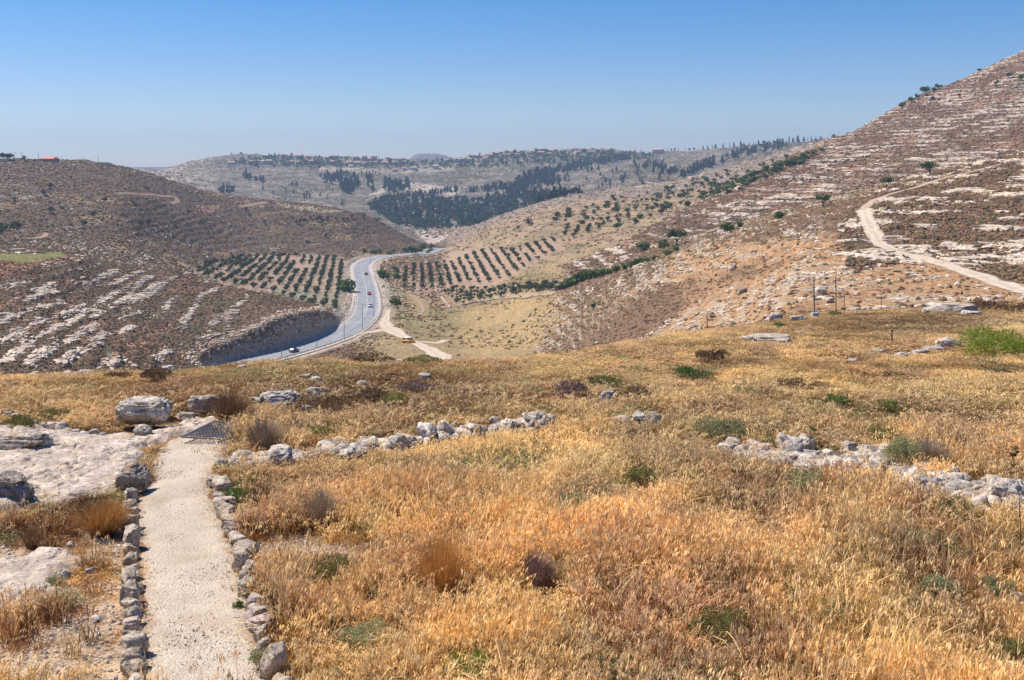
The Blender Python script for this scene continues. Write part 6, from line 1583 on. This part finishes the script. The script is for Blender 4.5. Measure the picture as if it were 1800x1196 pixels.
shrub(650, 642, 90, 20, M_BROWNB, 'dark brown shrub line along the crest before the lay-by', n=1800)
shrub(745, 645, 80, 16, M_BUSHO, 'olive brown shrub on the crest right of the lay-by shrub line', n=1400)
shrub(560, 735, 120, 34, M_BROWNB, 'wide rust brown scrub below the white sloping rock', n=2600)
shrub(640, 715, 90, 28, M_BROWNB, 'rust brown scrub clump left of the yellow green low bush', n=2000)
shrub(94, 1036, 46, 22, M_SAGE, 'grey herb growing on the small bedrock sheet')
shrub(416, 1072, 22, 14, M_BUSHG, 'tiny green tuft against the right kerb')
shrub(455, 1180, 40, 36, M_SAGE, 'grey green herb against the right kerb at the bottom')
shrub(50, 968, 50, 46, M_BROWNB, 'tall brown dead stalks in the left grass', 'twig', 200)
shrub(170, 950, 110, 60, M_ORANGE, 'dense orange grass tuft left of the path', 'twig', 1100)
shrub(1372, 578, 30, 10, M_BUSHG, 'small green plant by the concrete footing')
shrub(1470, 556, 26, 9, M_BUSHO, 'little yellow green tuft at the foot of the poles')
shrub(1736, 548, 60, 20, M_BROWNB, 'dark brown bush at the right end of the saddle ledge', n=1200)
shrub(1790, 556, 70, 24, M_BROWNB, 'dark bushes where the saddle meets the right edge', n=1200)

# thistles with round seed heads on tall stems
def thistle(u, vb, h, heads, label, seed):
    p = nearp(u, vb); D = p[1]; H_ = h * D / F; px = D / F
    root = empty('thistle', (p[0], D, p[2])); tag(root, label, 'thistle', None); r = random.Random(seed)
    link('stem', np_mesh('stem', *tube([(0, 0, 0), (.02, 0, H_ * .5), (0, 0, H_)], [.010, .008, .006], 5)), M_BROWNB, root)
    for (dx, dz, s, mt) in heads:
        q = (dx * px, 0, H_ + dz * px); link('branch', np_mesh('branch', *tube([(0, 0, H_ * .7), (q[0] * .6, 0, H_ * .7 + (q[2] - H_ * .7) * .5), q], [.006, .005, .004], 5)), M_BROWNB, root)
        v_, f_ = leafy(seed + int(dx * 3) + 50, s * px, s * px, 160, s * px * .16, 0); v_ = v_ - (0, 0, s * px * .4); v_ = v_ + q
        link('seed_head', np_mesh('seed_head', v_, f_), mt, root)
thistle(1425, 815, 62, [(0, 0, 11, M_BUSHO), (-9, -8, 8, M_ORANGE), (7, -4, 9, M_BUSHO), (14, -10, 5, M_BUSHO)], 'tall thistle with round seed heads in front of the collapsed wall', 1)
thistle(1780, 850, 60, [(4, 0, 12, M_BUSHO), (0, -12, 14, M_BROWNB), (8, -6, 8, M_SAGE)], 'tall dark headed thistle at the right edge above the wall', 2)
thistle(1770, 850, 34, [(-2, 0, 9, M_BUSHG), (10, -3, 9, M_BUSHG)], 'shorter green headed thistle beside the dark headed one', 3)
thistle(1792, 1000, 130, [(0, 0, 6, M_ORANGE), (-5, -30, 5, M_ORANGE)], 'bare reddish stalk rising past the right wall end', 4)

# ------------------------------------------------------------------ the grass itself, thinned where shrubs and stones stand
dens = np.interp(D2, [10, 15, 25, 40, 60, 90, 120], [34, 34, 26, 17, 10, 7, 4]) * (D2 > 10.5) * (D2 < 122)
gw = AREA * dens * (VV < 1290)
gw = gw * (1 - .9 * np.clip(blur(bare), 0, 1)) * (.45 + .9 * sstep(-.35, .35, fbm2(X2 / 1.3, Y2 / 1.6, 3, 241)))
NG = 92000
x, y, z, _, gi_, gj_ = pick(gw, NG)
m = ~inside_any(x, y)
# keep a margin free round the path so its kerbs stay visible
dp = np.minimum(dist_poly(x, y, L3), dist_poly(x, y, R3)); m |= (dp < .10) & (RNG.random(len(x)) < .5) & (y < 28) & in_poly(PATHPOLY, x, y); m &= (dp > .16) | (y > 30) | (RNG.random(len(x)) < .25)
dpm = dp[m]; x, y, z = x[m], y[m], z[m]; n = len(x); u = CU + F * x / y; v = H0 - z / y * F
oatn = np.clip(.30 + .5 * fbm2(x / 2.5, y / 3, 3, 221) + gauss(u, v, 1020, 850, 420, 80) * .4 - .55 * gauss(u, v, 640, 700, 360, 50) - .3 * gauss(u, v, 1560, 722, 190, 26), .02, .9)
twg = np.clip(.06 + .25 * sstep(0, .5, fbm2(x / 3.5, y / 3.5, 3, 225)) + .8 * gauss(u, v, 640, 700, 340, 46) + .4 * gauss(u, v, 1560, 722, 190, 26) + .9 * gauss(u, v, 1600, 575, 230, 24), 0, .9)
shortm = ((u < 250) & (v > 880)) | ((u > 440) & (u < 660) & (v > 940) & (v < 1010))
r1 = RNG.random(n); r2 = RNG.random(n)
kind = np.where(r1 < oatn, 3 + RNG.integers(0, 3, n), RNG.integers(0, 3, n)); kind = np.where(r2 < twg, 8 + RNG.integers(0, 2, n), kind)
kind = np.where(RNG.random(n) < .03 + .35 * sstep(.35, .7, fbm2(x / 1.2, y / 1.3, 3, 251)), 10 + RNG.integers(0, 2, n), kind); kind = np.where(shortm & (RNG.random(n) < .75), 6 + RNG.integers(0, 2, n), kind)
q_ = RNG.random(n); kind = np.where((q_ < .06) & (v > 690) & ~shortm, 12 + RNG.integers(0, 2, n), kind); kind = np.where((q_ > .98) & (v > 760) & ~shortm, 14 + RNG.integers(0, 2, n), kind)
tint = tint_at(x, y, z) * (.50 + .75 * RNG.random((n, 1)))
ps_ = (RNG.random(n) < .16)[:, None]; tint = np.where(ps_, tint * .35 + C_PALE * .62, tint) * (1 + .22 * sstep(880, 1050, v))[:, None]
tint = np.where(((kind >= 10) & (kind < 12))[:, None], np.array((.22, .25, .10)) * (.8 + .5 * RNG.random((n, 1))), tint)
tint = np.where(((kind >= 8) & (kind < 10))[:, None], tint * (.70, .66, .66), tint)
hs = .60 + .5 * RNG.random(n); hs *= 1 + .3 * fbm2(x / 2, y / 2, 2, 229); hs *= np.interp(v, [560, 640, 720, 800, 900], [.55, .55, .72, 1.05, 1.2])
hs[(dpm < .16) & (y < 30)] *= .45
for sx_, sy_, sw_ in SHR:
    hs[((x - sx_) / (sw_ * .5)) ** 2 + ((y - sy_ + .3) / (sw_ * .5 + .35)) ** 2 < 1] *= .5
for sx_, sy_, sw_ in STONES:
    m_ = (np.abs(x - sx_) < sw_ * .75) & (y < sy_ + sw_ * .9) & (y > sy_ - sw_ * .5 - .7)
    hs[m_] *= (.35 if sw_ < .5 and sx_ < 0 else .55)
    m_ = (np.abs(x - sx_) < sw_ * .5) & (y < sy_ + sw_ * .7) & (y > sy_ - .1); hs[m_] = .05
ws = np.interp(y, [12, 25, 50, 100], [1.0, 1.25, 1.7, 2.3]) * (.85 + .3 * RNG.random(n))
rot = np.stack([RNG.normal(0, .12, n), RNG.normal(0, .12, n), RNG.random(n) * 6.28], -1)
instancer('dry_grass', 'dry golden and rust wild oats and herbs covering the hill top', PC, np.stack([x, y, z - .02], -1), rot, np.stack([ws, ws, hs * (.9 + .1 * ws)], -1), kind, np.clip(tint, 0, 1))
print('grass', n)


# ------------------------------------------------------------------ haze: a closed box of thin pale air round the whole scene
bm = bmesh.new(); bmesh.ops.create_cube(bm, size=1.0)
for v_ in bm.verts:
    v_.co = Vector((v_.co.x * 12000, 3600 + v_.co.y * 8200, 50 + v_.co.z * 380))
hme = bpy.data.meshes.new('haze'); bm.to_mesh(hme); bm.free()
hm = bpy.data.materials.new('haze_air'); hm.use_nodes = True
hn = hm.node_tree; hn.nodes.remove(hn.nodes['Principled BSDF'])
pv_ = hn.nodes.new('ShaderNodeVolumePrincipled')
pv_.inputs['Color'].default_value = (.56, .75, 1.0, 1); pv_.inputs['Density'].default_value = 1.35e-4
pv_.inputs['Anisotropy'].default_value = .2
hn.links.new(pv_.outputs[0], hn.nodes['Material Output'].inputs['Volume'])
hz = link('haze', hme, hm); tag(hz, 'thin blue summer haze over the hills', kind='stuff')
